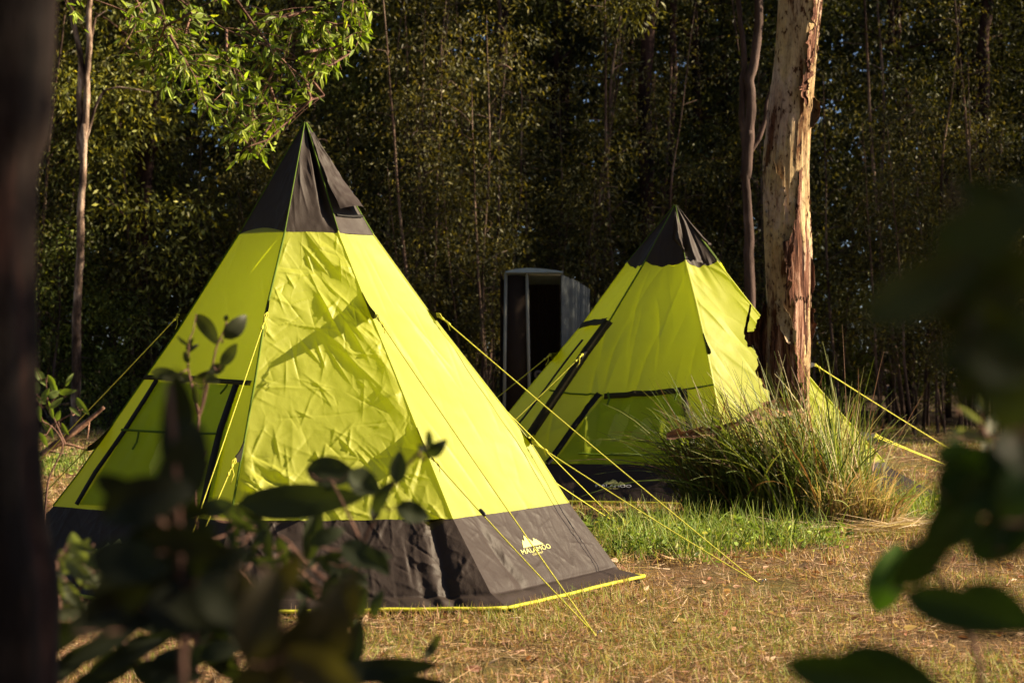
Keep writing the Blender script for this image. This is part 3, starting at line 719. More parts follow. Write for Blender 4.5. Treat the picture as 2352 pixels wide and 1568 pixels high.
def leaf_colours(n, rng, base=(0.048, 0.050, 0.014), var=0.45, yellow=0.25):
    b = np.array(base) * (1 + var * rng.normal(size=(n, 1))).clip(0.35, 2.0)
    y = (rng.rand(n, 1) < yellow); b = np.where(y, b * np.array([1.45, 1.32, 0.9]), b)
    b = np.where(rng.rand(n, 1) < 0.15, b * np.array([2.3, 2.2, 2.6]), b)            # random paler leaves, painted in as sunlit flecks
    return b.clip(0.005, 0.5)

def forest_tree(seed, H, rad, nl, leaves, leafL=0.10, crown_from=0.2, spread=1.5, bark_m='bark_dark', lean=0.05, base=(0.034, 0.042, 0.012), cl_r=(0.35, 0.75)):
    """mesh data of one tree: tapered trunk with limbs, crown of leaf clumps with gaps"""
    rng = np.random.RandomState(seed); m = MB()
    n = 14; zz = np.linspace(0, H, n)
    P = np.stack([np.cumsum(rng.normal(0, 0.03 * H / n * 2, n)) + lean * zz * rng.uniform(-1, 1), np.cumsum(rng.normal(0, 0.03 * H / n * 2, n)), zz], 1); P[0, :2] = 0
    P = smooth_line(P, 24); m.add(*tube(P, rad * (1 - 0.85 * np.linspace(0, 1, 24) ** 1.2), 8))
    cl = []
    for i in range(nl):
        f = crown_from + (1 - crown_from) * (i + rng.rand()) / nl * 0.97
        p = P[int(f * 23)]; a = rng.uniform(0, 2 * np.pi); ln = spread * (1 - 0.55 * f) * rng.uniform(0.45, 1.15)
        tip_ = p + np.array([math.cos(a) * ln, math.sin(a) * ln, ln * rng.uniform(0.0, 0.8)])
        L = smooth_line(np.array([p, p * .6 + tip_ * .4 + rng.normal(0, .1, 3) + [0, 0, .1], tip_]), 7, 1)
        r0 = rad * 0.4 * (1 - f * .6); m.add(*tube(L, np.linspace(r0, 0.006, 7), 5))
        for k in range(rng.randint(2, 5)):
            q = L[rng.randint(2, 7)] + rng.normal(0, 0.28, 3); cl.append((q, rng.uniform(*cl_r)))
    cl.append((P[-1], 0.6))
    w = np.array([c[1] ** 2 for c in cl]); cnt = (w / w.sum() * leaves).astype(int)
    Ps, Ds = [], []
    for (q, r), c in zip(cl, cnt):
        g = nrm(rng.normal(size=(c, 3))) * (rng.rand(c, 1) ** 0.45) * r * np.array([1, 1, 0.7]); Ps.append(q + g)
        d = nrm(g + 1e-6) * 0.6 + rng.normal(size=(c, 3)) * 0.6 + np.array([0, 0, -0.7]); Ds.append(d)
    Ps = np.concatenate(Ps); Ds = np.concatenate(Ds); c = len(Ps)
    L = leafL * rng.uniform(0.6, 1.25, c)
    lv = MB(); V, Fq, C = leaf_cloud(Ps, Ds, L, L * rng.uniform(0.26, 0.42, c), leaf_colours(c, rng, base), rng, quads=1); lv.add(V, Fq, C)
    return m.mesh("trunk"), lv.mesh("crown", smooth=False), M[bark_m]
def place_tree(protos, i, x, y, rz, sc, label, group, name="tree", cat="tree"):
    tm, cm, bm = protos[i % len(protos)]
    e = empty(name, (x, y, float(ground_z(x, y)) - 0.02), label, cat, group); e.rotation_euler = (0, 0, rz); e.scale = (sc, sc, sc)
    for nme, me, mt in (("trunk", tm, bm), ("crown", cm, M['leaf'])):
        if len(me.materials) == 0: me.materials.append(mt)
        o = bpy.data.objects.new(nme, me); COL.objects.link(o); o.parent = e
    return e
rng = np.random.RandomState(77)
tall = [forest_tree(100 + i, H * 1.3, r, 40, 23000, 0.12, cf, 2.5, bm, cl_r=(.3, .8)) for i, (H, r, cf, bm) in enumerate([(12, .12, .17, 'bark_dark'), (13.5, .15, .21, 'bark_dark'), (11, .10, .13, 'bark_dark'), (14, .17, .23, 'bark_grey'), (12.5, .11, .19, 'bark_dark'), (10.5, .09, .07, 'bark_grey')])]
bright = [forest_tree(150 + i, 15.5, .12, 44, 24000, 0.12, .16, 2.3, 'bark_dark', base=(0.13, 0.145, 0.035), cl_r=(.4, .9)) for i in range(2)]  # leaf colour made paler to paint in sunlit foliage
sap = [forest_tree(200 + i, H, .014 + .0028 * H, 11, 1700, 0.085, .25, .8, 'bark_pale', 0.16, (0.065, 0.065, 0.022), (.2, .5)) for i, H in enumerate([3.2, 4.5, 5.5, 2.6, 6.2, 8.5, 4.0, 5.0, 9.5, 3.6, 6.0])]
bush = [forest_tree(300 + i, H, .03, 14, 5200, 0.085, .05, 1.0, 'bark_grey', 0.1, (0.085, 0.11, 0.025), (.3, .55)) for i, H in enumerate([2.4, 3.2, 1.9])]

def forest():
    lab = "dark leafy forest tree in the unbroken wall of trees behind the clearing"
    k = 0
    for row, (y0, nx, dx) in enumerate([(38.5, 15, 1.75), (42, 16, 1.9), (46, 16, 2.1), (51, 15, 2.5)]):
        for i in range(nx):
            x = (i - (nx - 1) / 2) * dx + rng.uniform(-.9, .9); y = y0 + rng.uniform(-1.8, 1.8)
            if row < 3 and float(vnoise(np.array([x * .42 + row * 1.7, row * 3.3 + .5, 1.1]))) < -.06: continue
            place_tree(tall, k * 5 + row + i, x, y, rng.uniform(0, 6.28), rng.uniform(.85, 1.15), lab, "trees of the forest wall"); k += 1
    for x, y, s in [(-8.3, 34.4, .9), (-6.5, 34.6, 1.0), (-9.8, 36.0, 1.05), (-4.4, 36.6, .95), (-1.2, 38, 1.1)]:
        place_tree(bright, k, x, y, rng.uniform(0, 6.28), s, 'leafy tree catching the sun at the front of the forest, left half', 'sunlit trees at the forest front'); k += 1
    # trees off to the right whose shade lies over the forest edge
    for x, y in [(12.8, 35), (14, 37.6), (13.4, 40.2), (15.6, 35.9), (16, 39.6), (12.6, 42.3), (14.5, 33.6), (19, 43), (22, 35.5), (18, 32.5), (9.6, 30.2), (10.6, 31.1), (12.4, 29.6), (11.5, 30.3)]:
        place_tree(tall, k, x, y, rng.uniform(0, 6.28), rng.uniform(.95, 1.15) * (.55 if y < 32 else .85), lab, "trees of the forest wall"); k += 1
    lab2 = "thin pale-stemmed sapling at the shaded edge of the forest"
    for i in range(150):
        y = rng.uniform(33.5, 37.5); x = rng.uniform(-.27, .27) * y
        place_tree(sap, i, x, y, rng.uniform(0, 6.28), rng.uniform(.8, 1.2), lab2, "saplings along the forest edge", "sapling", "sapling")
    for i in range(26):
        y = rng.uniform(31.8, 33.4); px = rng.uniform(930, 1150) if i < 13 else rng.uniform(1890, 2330)
        place_tree(sap, i * 3 + 1, (px - CX) / F * y, y, rng.uniform(0, 6.28), rng.uniform(.75, 1.1), lab2, "saplings along the forest edge", "sapling", "sapling")
    lab3 = "small leafy bush low in front of the forest"
    for i in range(22):
        y = rng.uniform(38, 42); x = rng.uniform(-.27, .27) * y
        place_tree(bush, i, x, y, rng.uniform(0, 6.28), rng.uniform(.5, 1.0), lab3, "bushes along the forest edge", "bush", "bush")
    for (px, y, s) in ((118, 33.5, 1.0), (255, 34.0, .9), (210, 35, 1.15), (100, 36, 1.3)):
        place_tree(bush, int(px), (px - CX) / F * y, y, rng.uniform(0, 6.28), s, "sunlit leafy bush at the forest edge left of the front tent", "sunlit bushes left of the front tent", "bush", "bush")
    # far wood: one dense mass
    n = 150000; r2 = np.random.RandomState(9)
    P = np.stack([r2.uniform(-24, 24, n), r2.uniform(56, 68, n), r2.uniform(0, 1, n) ** 0.9 * 24], 1)
    keep = vnoise(np.stack([P[:, 0] * .45, P[:, 1] * .2, P[:, 2] * .45], 1)) > -0.28
    keep &= P[:, 2] < 21 + 5 * vnoise(np.stack([P[:, 0] * .35, P[:, 0] * 0, P[:, 0] * 0], 1)) + 1.5
    P = P[keep]; n = len(P); L = r2.uniform(.3, .6, n)
    V, Fq, C = leaf_cloud(P, r2.normal(size=(n, 3)) + [0, 0, -.5], L, L * .5, leaf_colours(n, r2, (0.022, 0.025, 0.009)), r2, quads=1)
    tag(link("woodland", make_mesh("woodland", V, Fq, C, False), M['leaf']), "dense dark wood far behind the front trees", "woodland", kind="stuff")
forest()
def surrounding_wood():
    # the wood that closes the clearing behind and to the left of the camera
    r = np.random.RandomState(19); Ps = []
    for (n, x0, x1, y0, y1, h) in ((34000, -34, 30, -20, -10, 24), (24000, -26, -15, -12, 34, 22)):
        P = np.stack([r.uniform(x0, x1, n), r.uniform(y0, y1, n), r.rand(n) ** .9 * h], 1)
        Ps.append(P[vnoise(P * [.4, .4, .4] + 7) > -.3])
    P = np.concatenate(Ps); n = len(P); L = r.uniform(.3, .6, n)
    V, Fq, C = leaf_cloud(P, r.normal(size=(n, 3)) + [0, 0, -.4], L, L * .6, leaf_colours(n, r, (0.05, 0.062, 0.018)), r, quads=1)
    tag(link("woodland", make_mesh("woodland", V, Fq, C, False), M['leaf']), "dark wood closing the clearing behind and left of the camera", "woodland", kind="stuff")
surrounding_wood()

# ---- trees with a shape of their own
def px_tube(m, pts, Y, r0, r1, n=30, ns=9, wob=0.0, seed=0):
    P = smooth_line(np.array([at(x, y, Y if np.isscalar(Y) else yy) for (x, y), yy in zip(pts, Y if not np.isscalar(Y) else [Y] * len(pts))]), n, 2)
    if wob: P = P + wob * np.stack([vnoise(np.c_[P[:, 2] * 3 + seed, P[:, 2] * 0, P[:, 2] * 0]) + .5 * vnoise(np.c_[P[:, 2] * 7 + seed + 3, P[:, 2] * 0, P[:, 2] * 0]), P[:, 0] * 0, P[:, 0] * 0], 1)
    rr = np.linspace(r0, r1, n) * (1 + 0.10 * vnoise(np.c_[np.arange(n) * .6 + seed, np.zeros(n), np.zeros(n)]))
    m.add(*tube(P, rr, ns)); return P
def own_tree(name, label, Y, limbs, bark_m, top, crown_n=9000, crown_r=1.4, leaf_base=(0.055, 0.060, 0.016)):
    p0 = ground_at(limbs[0][0][0][0], CY + F * CAMZ / Y)
    e = empty(name, (p0[0], Y, 0), label, "tree"); m = MB()
    for i, (pts, r0, r1) in enumerate(limbs):
        if i == 0: pts = [(pts[0][0], CY + F * (CAMZ + .05) / Y)] + pts
        px_tube(m, pts, Y + (0 if i == 0 else 0.02 * i), r0, r1, 60, 9, 0.045, i * 7)
    m.build("trunk", M[bark_m], e)
    r3 = np.random.RandomState(len(label)); Ps, Ds = [], []
    for (x, y) in top:
        for k in range(7):
            q = at(x, y, Y) + r3.normal(0, crown_r * .5, 3); c = crown_n // (7 * len(top))
            g = nrm(r3.normal(size=(c, 3))) * r3.rand(c, 1) ** .45 * r3.uniform(.35, .7); Ps.append(q + g); Ds.append(g + r3.normal(size=(c, 3)) * .4 + [0, 0, -.4])
    Ps = np.concatenate(Ps); Ds = np.concatenate(Ds); c = len(Ps); L = .1 * r3.uniform(.6, 1.25, c)
    V, Fq, C = leaf_cloud(Ps, Ds, L, L * .34, leaf_colours(c, r3, leaf_base), r3, quads=1)
    link("crown", make_mesh("crown", V, Fq, C, False), M['leaf'], e); return e
own_tree("forked_tree", "slim pale-barked forked tree left of the front tent, bright on one side", 32.3,
         [([(174, 905), (178, 720), (184, 520), (187, 400), (190, 330), (192, 285)], .085, .05), ([(188, 370), (196, 215), (203, 110), (211, -40)], .066, .04),
          ([(188, 345), (183, 240), (184, 150), (170, 60), (158, -30)], .06, .035), ([(191, 335), (215, 250), (238, 208), (270, 200), (312, 206), (345, 212)], .032, .008),
          ([(205, 90), (216, 40), (240, 25)], .03, .01)], 'bark_cream', [(190, -220), (260, -160), (120, -180)])
own_tree("forked_tree", "reddish forked tree behind the far tent, just left of the paperbark", 25.0,
         [([(1724, 690), (1716, 520), (1711, 400), (1713, 345), (1716, 300)], .095, .045), ([(1711, 410), (1722, 250), (1727, 150), (1737, 60), (1745, -40)], .07, .05),
          ([(1711, 385), (1704, 270), (1711, 160), (1702, 50), (1688, -30)], .045, .03), ([(1718, 350), (1740, 318), (1757, 270), (1768, 200)], .035, .02)], 'bark_grey', [(1740, -260), (1660, -240)])
for (pts, r, Y, b, lb) in [
    ([(1490, 600), (1480, 400), (1484, 300), (1478, 180), (1490, 70), (1500, -30)], .15, 35.6, 'bark_dark', "dark reddish swollen trunk rising above the far tent's tip"),
    ([(1530, 620), (1538, 400), (1545, 200), (1545, -30)], .085, 36.2, 'bark_dark', "straight dark trunk right of the swollen reddish trunk"),
    ([(330, 840), (322, 640), (330, 500), (322, 400), (316, 250), (322, 100), (312, -40)], .11, 35.0, 'bark_dark', "dark shaded trunk just beyond the front tent's left side"),
    ([(2255, 700), (2245, 450), (2262, 260), (2256, 120), (2270, -30)], .13, 36.0, 'bark_dark', "dark trunk near the right edge, beyond the paperbark"),
    ([(1135, 900), (1150, 700), (1143, 560), (1146, 430), (1138, 250), (1150, 100), (1142, -40)], .045, 36, 'bark_pale', "pale thin trunk just left of the toilet cubicle"),
    ([(2230, 560), (2195, 470), (2160, 380), (2120, 290), (2085, 240), (2050, 130), (2040, -40)], .075, 36.5, 'bark_dark', "dark leaning trunk slanting up to the left, right of the paperbark")]:
    own_tree("forest_tree", lb, Y, [(pts, r, r * .75)], b, [(pts[-1][0], min(pts[-1][1], 60) - 160)], 5000)

# ---- the big paperbark
def paperbark_tree():
    Y = 17.35
    ed = [(-60, 1795, 1896), (0, 1791, 1887), (90, 1785, 1876), (173, 1777, 1869), (288, 1763, 1859), (375, 1756, 1854), (460, 1756, 1855), (575, 1758, 1861), (690, 1764, 1860), (776, 1766, 1860), (862, 1769, 1857), (920, 1772, 1856), (1000, 1768, 1862), (1100, 1760, 1872), (1185, 1748, 1886)]
    ed = np.array(ed, float); n = 260; nu = 96
    y = np.linspace(ed[0, 0] - 900, ed[-1, 0], n)
    ctr = np.interp(y, ed[:, 0], (ed[:, 1] + ed[:, 2]) / 2); ctr = np.where(y < -60, ctr[np.searchsorted(y, -60)] + (-60 - y) * .12, ctr)
    hw = np.interp(y, ed[:, 0], (ed[:, 2] - ed[:, 1]) / 2) * (1 - .25 * np.clip((-60 - y) / 900, 0, 1))
    e = empty("paperbark_tree", (*at(1815, 1180, Y)[:2], 0), "big paperbark tree with peeling cream and red-brown trunk beside the far tent", "tree")
    a = np.linspace(0, 2 * np.pi, nu, endpoint=False)
    C = at(ctr, y, Y).T if False else np.stack([(ctr - CX) / F * Y, np.full(n, Y), CAMZ - (y - CY) / F * Y], 1)
    Rr = hw / F * Y
    A, I = np.meshgrid(a, np.arange(n))
    z = C[:, 2][I]
    low = np.clip((2.3 - z) / 1.4, 0, 1)
    q = np.stack([np.cos(A) * 2.2, np.sin(A) * 2.2, z * 0.55], -1)
    d = 0.045 * fbm(q, 3) + (0.012 + 0.032 * low) * fbm(np.stack([np.cos(A) * 9, np.sin(A) * 9, z * .9], -1), 3) * 1.6
    # flaking edges: terraces of bark sheets
    g = fbm(np.stack([np.cos(A) * 2.6 + 4, np.sin(A) * 2.6, z * 0.9 + 3], -1), 4)
    d += 0.030 * (g > 0.08) + 0.026 * (g > 0.24) + 0.022 * (g < -0.2)
    rad = Rr[I] * (1 + d * 1.6)
    rad = rad * (1 + 0.25 * np.clip((0.35 - z) / .35, 0, 1))
    V = np.stack([C[:, 0][I] + rad * np.cos(A), C[:, 1][I] + rad * np.sin(A), z], -1).reshape(-1, 3)
    i = np.arange(n - 1)[:, None] * nu; j = np.arange(nu)[None]
    Fq = np.stack([i + j, i + (j + 1) % nu, i + nu + (j + 1) % nu, i + nu + j], -1).reshape(-1, 4)
    trunk = link("trunk", make_mesh("trunk", V, Fq), M['paperbark'], e)
    # limbs and crown above the picture
    m = MB(); top = C[0]
    cl = []
    r4 = np.random.RandomState(4)
    for k in range(7):
        ang = k * .9; L = smooth_line(np.array([top - [0, 0, r4.uniform(0, 1.2)], top + [math.cos(ang) * 1.2, math.sin(ang) * 1.2, 1.2], top + [math.cos(ang) * 2.6, math.sin(ang) * 2.6, 2.2 + r4.rand()]]), 10)
        m.add(*tube(L, np.linspace(.1, .02, 10), 7))
        for q_ in (5, 7, 9): cl.append(L[q_] + r4.normal(0, .3, 3))
    m.build("limb", M['bark_pale'], e)
    Ps, Ds = [], []
    for q_ in cl:
        g = nrm(r4.normal(size=(260, 3))) * r4.rand(260, 1) ** .45 * .8; Ps.append(q_ + g); Ds.append(g + r4.normal(size=g.shape) * .5 + [0, 0, -.4])
    Ps = np.concatenate(Ps); c = len(Ps); L = .1 * r4.uniform(.6, 1.2, c)
    link("crown", make_mesh("crown", *leaf_cloud(Ps, np.concatenate(Ds), L, L * .33, leaf_colours(c, r4), r4, quads=1), False), M['leaf'], e)
    # peeling sheets: left and right outlines in picture points, standing off the trunk
    def sheet(left, right, mat, lift0, lift1, curl, seed, nu_=22, nv_=44, rag=2.5, thick=.008, depth=None, name="loose_bark"):
        L = resample(np.array(left, float), nv_); Q = resample(np.array(right, float), nv_); r5 = np.random.RandomState(seed); V = []
        wl = np.zeros((nv_, 4)); acc = np.zeros(4)
        for iv in range(nv_): acc = acc * .84 + r5.normal(0, rag * .55, 4) + (r5.rand(4) < .10) * r5.normal(0, rag * 2, 4); wl[iv] = acc
        for iv in range(nv_):
            tv = iv / (nv_ - 1)
            rl, rr_ = wl[iv, :2], wl[iv, 2:]
            for iu in range(nu_):
                s = iu / (nu_ - 1); p = L[iv] * (1 - s) + Q[iv] * s
                p = p + rl * (1 - s) ** 3 + rr_ * s ** 3
                if iv in (0, nv_ - 1): p = p + np.array([0, r5.normal(0, rag * 1.6)])
                c0 = np.interp(p[1], y, ctr); h0 = np.interp(p[1], y, hw); dx = np.clip((p[0] - c0) / h0, -1, 1)
                dep = Y - h0 / F * Y * math.sqrt(1 - dx * dx) * 1.02 if depth is None else depth + 0.10 * math.sin(s * 3)
                lift = lift0 + (lift1 - lift0) * tv + curl * (abs(2 * s - 1) ** 2)
                lift += 0.014 * float(vnoise(np.array([p[0] * .12, p[1] * .03, seed * 1.7]))) + 0.012 * float(vnoise(np.array([p[0] * .45, p[1] * .04, seed * 3.1])))
                V.append(at(p[0], p[1], dep - lift))
        V = np.array(V); G = grid_faces(nu_, nv_); mm = MB(); mm.add(V, G); mm.add(V + [0.002, thick, 0], G[:, ::-1])
        # close the rim
        rim = np.concatenate([np.arange(nu_), np.arange(1, nv_) * nu_ + nu_ - 1, (nv_ - 1) * nu_ + np.arange(nu_ - 2, -1, -1), np.arange(nv_ - 2, 0, -1) * nu_]); k = len(rim)
        R2 = np.concatenate([V[rim], V[rim] + [0.002, thick, 0]]); ii = np.arange(k)
        mm.add(R2, np.stack([ii, (ii + 1) % k, k + (ii + 1) % k, k + ii], 1))
        return mm.build(name, mat, e)
    sheet([(1750, 383), (1753, 440), (1760, 500), (1764, 560)], [(1778, 372), (1792, 430), (1800, 500), (1796, 570)], M['paperbark'], .03, .012, .02, 1)
    sheet([(1838, 395), (1820, 520), (1808, 610), (1806, 690)], [(1856, 390), (1862, 500), (1866, 600), (1862, 690)], M['bark_red'], .012, .035, .02, 2, rag=4)
    sheet([(1828, 465), (1816, 540), (1802, 596), (1799, 690)], [(1834, 470), (1828, 560), (1812, 620), (1806, 700)], M['bark_red'], .04, .07, .02, 3, 8)
    sheet([(1826, 690), (1824, 760), (1826, 840), (1836, 915)], [(1864, 680), (1866, 760), (1860, 840), (1854, 915)], M['bark_red'], .03, .03, .03, 4, rag=3)
    sheet([(1779, 690), (1785, 720), (1792, 760), (1812, 790)], [(1792, 692), (1812, 720), (1826, 760), (1830, 795)], M['paperbark'], .05, .10, .03, 5, 14, 24, 2)
    sheet([(1776, 740), (1772, 800), (1776, 850), (1780, 890)], [(1822, 770), (1826, 810), (1828, 860), (1824, 890)], M['bark_red'], .012, .02, .02, 6)
    sheet([(1864, 205), (1864, 240), (1862, 275), (1858, 292)], [(1868, 222), (1884, 238), (1880, 270), (1866, 294)], M['paperbark'], .02, .06, .0, 7, 12, 24, 1.5, depth=Y - .05)
    sheet([(1853, 140), (1846, 165), (1836, 190), (1848, 235)], [(1872, 130), (1868, 165), (1866, 195), (1858, 240)], M['bark_red'], .02, .05, .03, 8, rag=4)
    sheet([(1868, 0), (1862, 50), (1852, 100), (1848, 150)], [(1886, 0), (1882, 50), (1876, 100), (1868, 150)], M['bark_red'], .02, .03, .02, 9, rag=4)
    sheet([(1750, 695), (1735, 745), (1717, 778), (1724, 802), (1738, 826), (1736, 852), (1750, 888), (1764, 905)], [(1776, 690), (1776, 745), (1776, 780), (1778, 802), (1778, 826), (1780, 852), (1780, 888), (1782, 905)], M['bark_red'], .0, .03, .02, 10, 18, 44, 4.0, .02, Y - .02)
    sheet([(1722, 700), (1716, 730), (1709, 762)], [(1726, 700), (1720, 732), (1713, 764)], M['bark_red'], 0, 0, 0, 11, 5, 20, 1, .012, Y)
    # bark slab and dead limb jutting out of the grass at the foot
    sheet([(1852, 925), (1800, 918), (1762, 926), (1722, 952), (1690, 968), (1640, 985), (1560, 996), (1530, 998)], [(1852, 948), (1800, 956), (1762, 962), (1722, 974), (1690, 982), (1640, 1000), (1565, 1008), (1530, 1003)], M['dead_wood'], .1, 1.0, .02, 12, 12, 60, 2.0, .03, Y - .30, "bark_slab")
paperbark_tree()

# ------------------------------------------------------------------ grasses
def blades(P, head, L, W, tilt, droop, col, segs=2, rng=None, tipc=1.0):
    n = len(P); t = np.linspace(0, 1, segs + 1)[None, :, None]
    h = np.stack([np.cos(head), np.sin(head), np.zeros(n)], 1); st, ct = np.sin(tilt)[:, None], np.cos(tilt)[:, None]
    d0 = h * st + np.array([0, 0, 1.]) * ct
    L_ = L[:, None, None]
    Cn = P[:, None] + L_ * (d0[:, None] * t + h[:, None] * (droop[:, None, None] * .55) * t ** 2 - np.array([0, 0, 1.]) * (droop[:, None, None] * .75) * t ** 2.2)
    Cn[..., 2] = np.maximum(Cn[..., 2], 0.004)
    S = nrm(np.cross(h, [0, 0, 1.]) + 0.7 * (rng.normal(size=(n, 3))))[:, None]
    w = W[:, None, None] / 2 * np.clip(1.02 - t, 0.03, 1) ** .6
    V = np.stack([Cn - S * w, Cn + S * w], 2).reshape(-1, 3)
    b = (np.arange(n) * (segs + 1) * 2)[:, None, None]; k = (np.arange(segs) * 2)[None, :, None]
    Fq = (b + k + np.array([0, 1, 3, 2])[None, None]).reshape(-1, 4)
    C = np.repeat(col, (segs + 1) * 2, 0)
    return V, Fq, C
def in_poly(x, y, poly):
    c = np.zeros(len(x), bool); n = len(poly)
    for i in range(n):
        (x1, y1), (x2, y2) = poly[i], poly[(i + 1) % n]
        c ^= ((y1 > y) != (y2 > y)) & (x < (x2 - x1) * (y - y1) / (y2 - y1 + 1e-12) + x1)
    return c
def frustum_pts(n, y0, y1, r, extra=0.7):
    y = np.sqrt(r.uniform(y0 ** 2, y1 ** 2, n)); x = r.uniform(-1, 1, n) * (0.2535 * y + extra); return x, y
STRAW = np.array([(0.52, 0.35, 0.20), (0.42, 0.265, 0.15), (0.62, 0.46, 0.30), (0.28, 0.155, 0.085), (0.15, 0.08, 0.045), (0.40, 0.21, 0.14)])
GREEN = np.array([(0.24, 0.28, 0.06), (0.32, 0.33, 0.08), (0.16, 0.21, 0.045), (0.36, 0.33, 0.10)])
def ground_grass():
    r = np.random.RandomState(12); m = MB()
    for (n, y0, y1, Lm, Wm, flat) in ((120000, 7.6, 13, .066, .0056, .27), (85000, 13, 21, .075, .0078, .27), (60000, 21, 36, .075, .012, .3)):
        x, y = frustum_pts(n, y0, y1, r)
        patch = vnoise(np.stack([x * .9, y * .9, x * 0 + 1.3], 1)) + .6 * vnoise(np.stack([x * 3.1, y * 3.1, x * 0 + 6], 1))
        k = ~in_poly(x, y, [tuple(c) for c in near_corners]) & ~in_poly(x, y, [tuple(c) for c in far_corners])
        k &= r.rand(n) < np.clip(.72 + patch * 1.9, .08, 1)
        x, y, patch = x[k], y[k], patch[k]; n = len(x)
        P = np.stack([x, y, ground_z(x, y) - .004], 1)
        lying = r.rand(n) < flat; green = (r.rand(n) < np.clip(.20 + 1.1 * patch, .04, .75)) & ~lying
        L = Lm * r.uniform(.5, 1.7, n) * np.where(lying, 1.7, 1); L = np.where(green, L * 1.15, L)
        tilt = np.where(lying, r.uniform(1.25, 1.5, n), np.abs(r.normal(0, .5, n)))
        col = np.where(green[:, None], GREEN[r.randint(0, 4, n)], STRAW[r.randint(0, 6, n)]) * r.uniform(.7, 1.2, (n, 1))
        P[:, 2] += np.where(lying, r.uniform(.004, .02, n), 0)
        m.add(*blades(P, r.uniform(0, 6.283, n), L, Wm * r.uniform(.6, 1.3, n), tilt, np.where(lying, 0, r.uniform(.0, .5, n)), col, 2, r))
    for poly, gap in ((near_corners, .035), (far_corners, .05)):     # longer tufts left standing along the hems
        for a, b in zip(poly[:4], poly[1:5]):
            n = int(np.linalg.norm(b - a) * 420); t = r.rand(n); d = (b - a) / np.linalg.norm(b - a); o = np.array([d[1], -d[0]])
            q = a + t[:, None] * (b - a) + o * np.abs(r.normal(.01, gap, n))[:, None]; k = vnoise(np.stack([q[:, 0] * 4, q[:, 1] * 4, t * 0], 1)) > -.12; q = q[k]; n = len(q)
            P = np.stack([q[:, 0], q[:, 1], ground_z(q[:, 0], q[:, 1])], 1); col = np.where((r.rand(n) < .3)[:, None], GREEN[r.randint(0, 4, n)], STRAW[r.randint(0, 6, n)])
            m.add(*blades(P, r.uniform(0, 6.283, n), r.uniform(.03, .11, n), r.uniform(.003, .006, n), np.abs(r.normal(0, .4, n)), r.uniform(0, .5, n), col, 2, r))
    n = 900; x, y = frustum_pts(n, 7.8, 22, r); k = ~in_poly(x, y, [tuple(c) for c in near_corners]) & ~in_poly(x, y, [tuple(c) for c in far_corners]); x, y = x[k], y[k]; n = len(x)
    m.add(*blades(np.stack([x, y, ground_z(x, y) + r.uniform(.01, .03, n)], 1), r.uniform(0, 6.283, n), r.uniform(.08, .3, n), r.uniform(.003, .008, n), r.uniform(1.4, 1.57, n), r.uniform(0, .08, n), np.array([(0.5, .36, .22), (.25, .15, .09), (.6, .5, .36)])[r.randint(0, 3, n)], 4, r))
    tag(m.build("grass", M['grass'], None, False), "short dry straw-coloured grass with green patches over the clearing", "grass", kind="stuff")
    # dead leaves scattered in the grass
    n = 2800; x, y = frustum_pts(n, 7.8, 22, r); k = ~in_poly(x, y, [tuple(c) for c in near_corners]) & ~in_poly(x, y, [tuple(c) for c in far_corners]); x, y = x[k], y[k]; n = len(x)
    P = np.stack([x, y, ground_z(x, y) + r.uniform(.015, .035, n)], 1); D = np.stack([r.normal(size=n), r.normal(size=n), r.normal(size=n) * .25], 1); L = r.uniform(.03, .10, n)
    col = np.array([(0.30, 0.13, 0.08), (0.42, 0.25, 0.16), (0.20, 0.09, 0.06), (0.5, 0.36, 0.25)])[r.randint(0, 4, n)]
    tag(link("leaf_litter", make_mesh("leaf_litter", *leaf_cloud(P, D, L, L * .34, col, r), False), M['grass']), "fallen brown leaves scattered over the dry grass", "leaf litter", kind="stuff")
ground_grass()

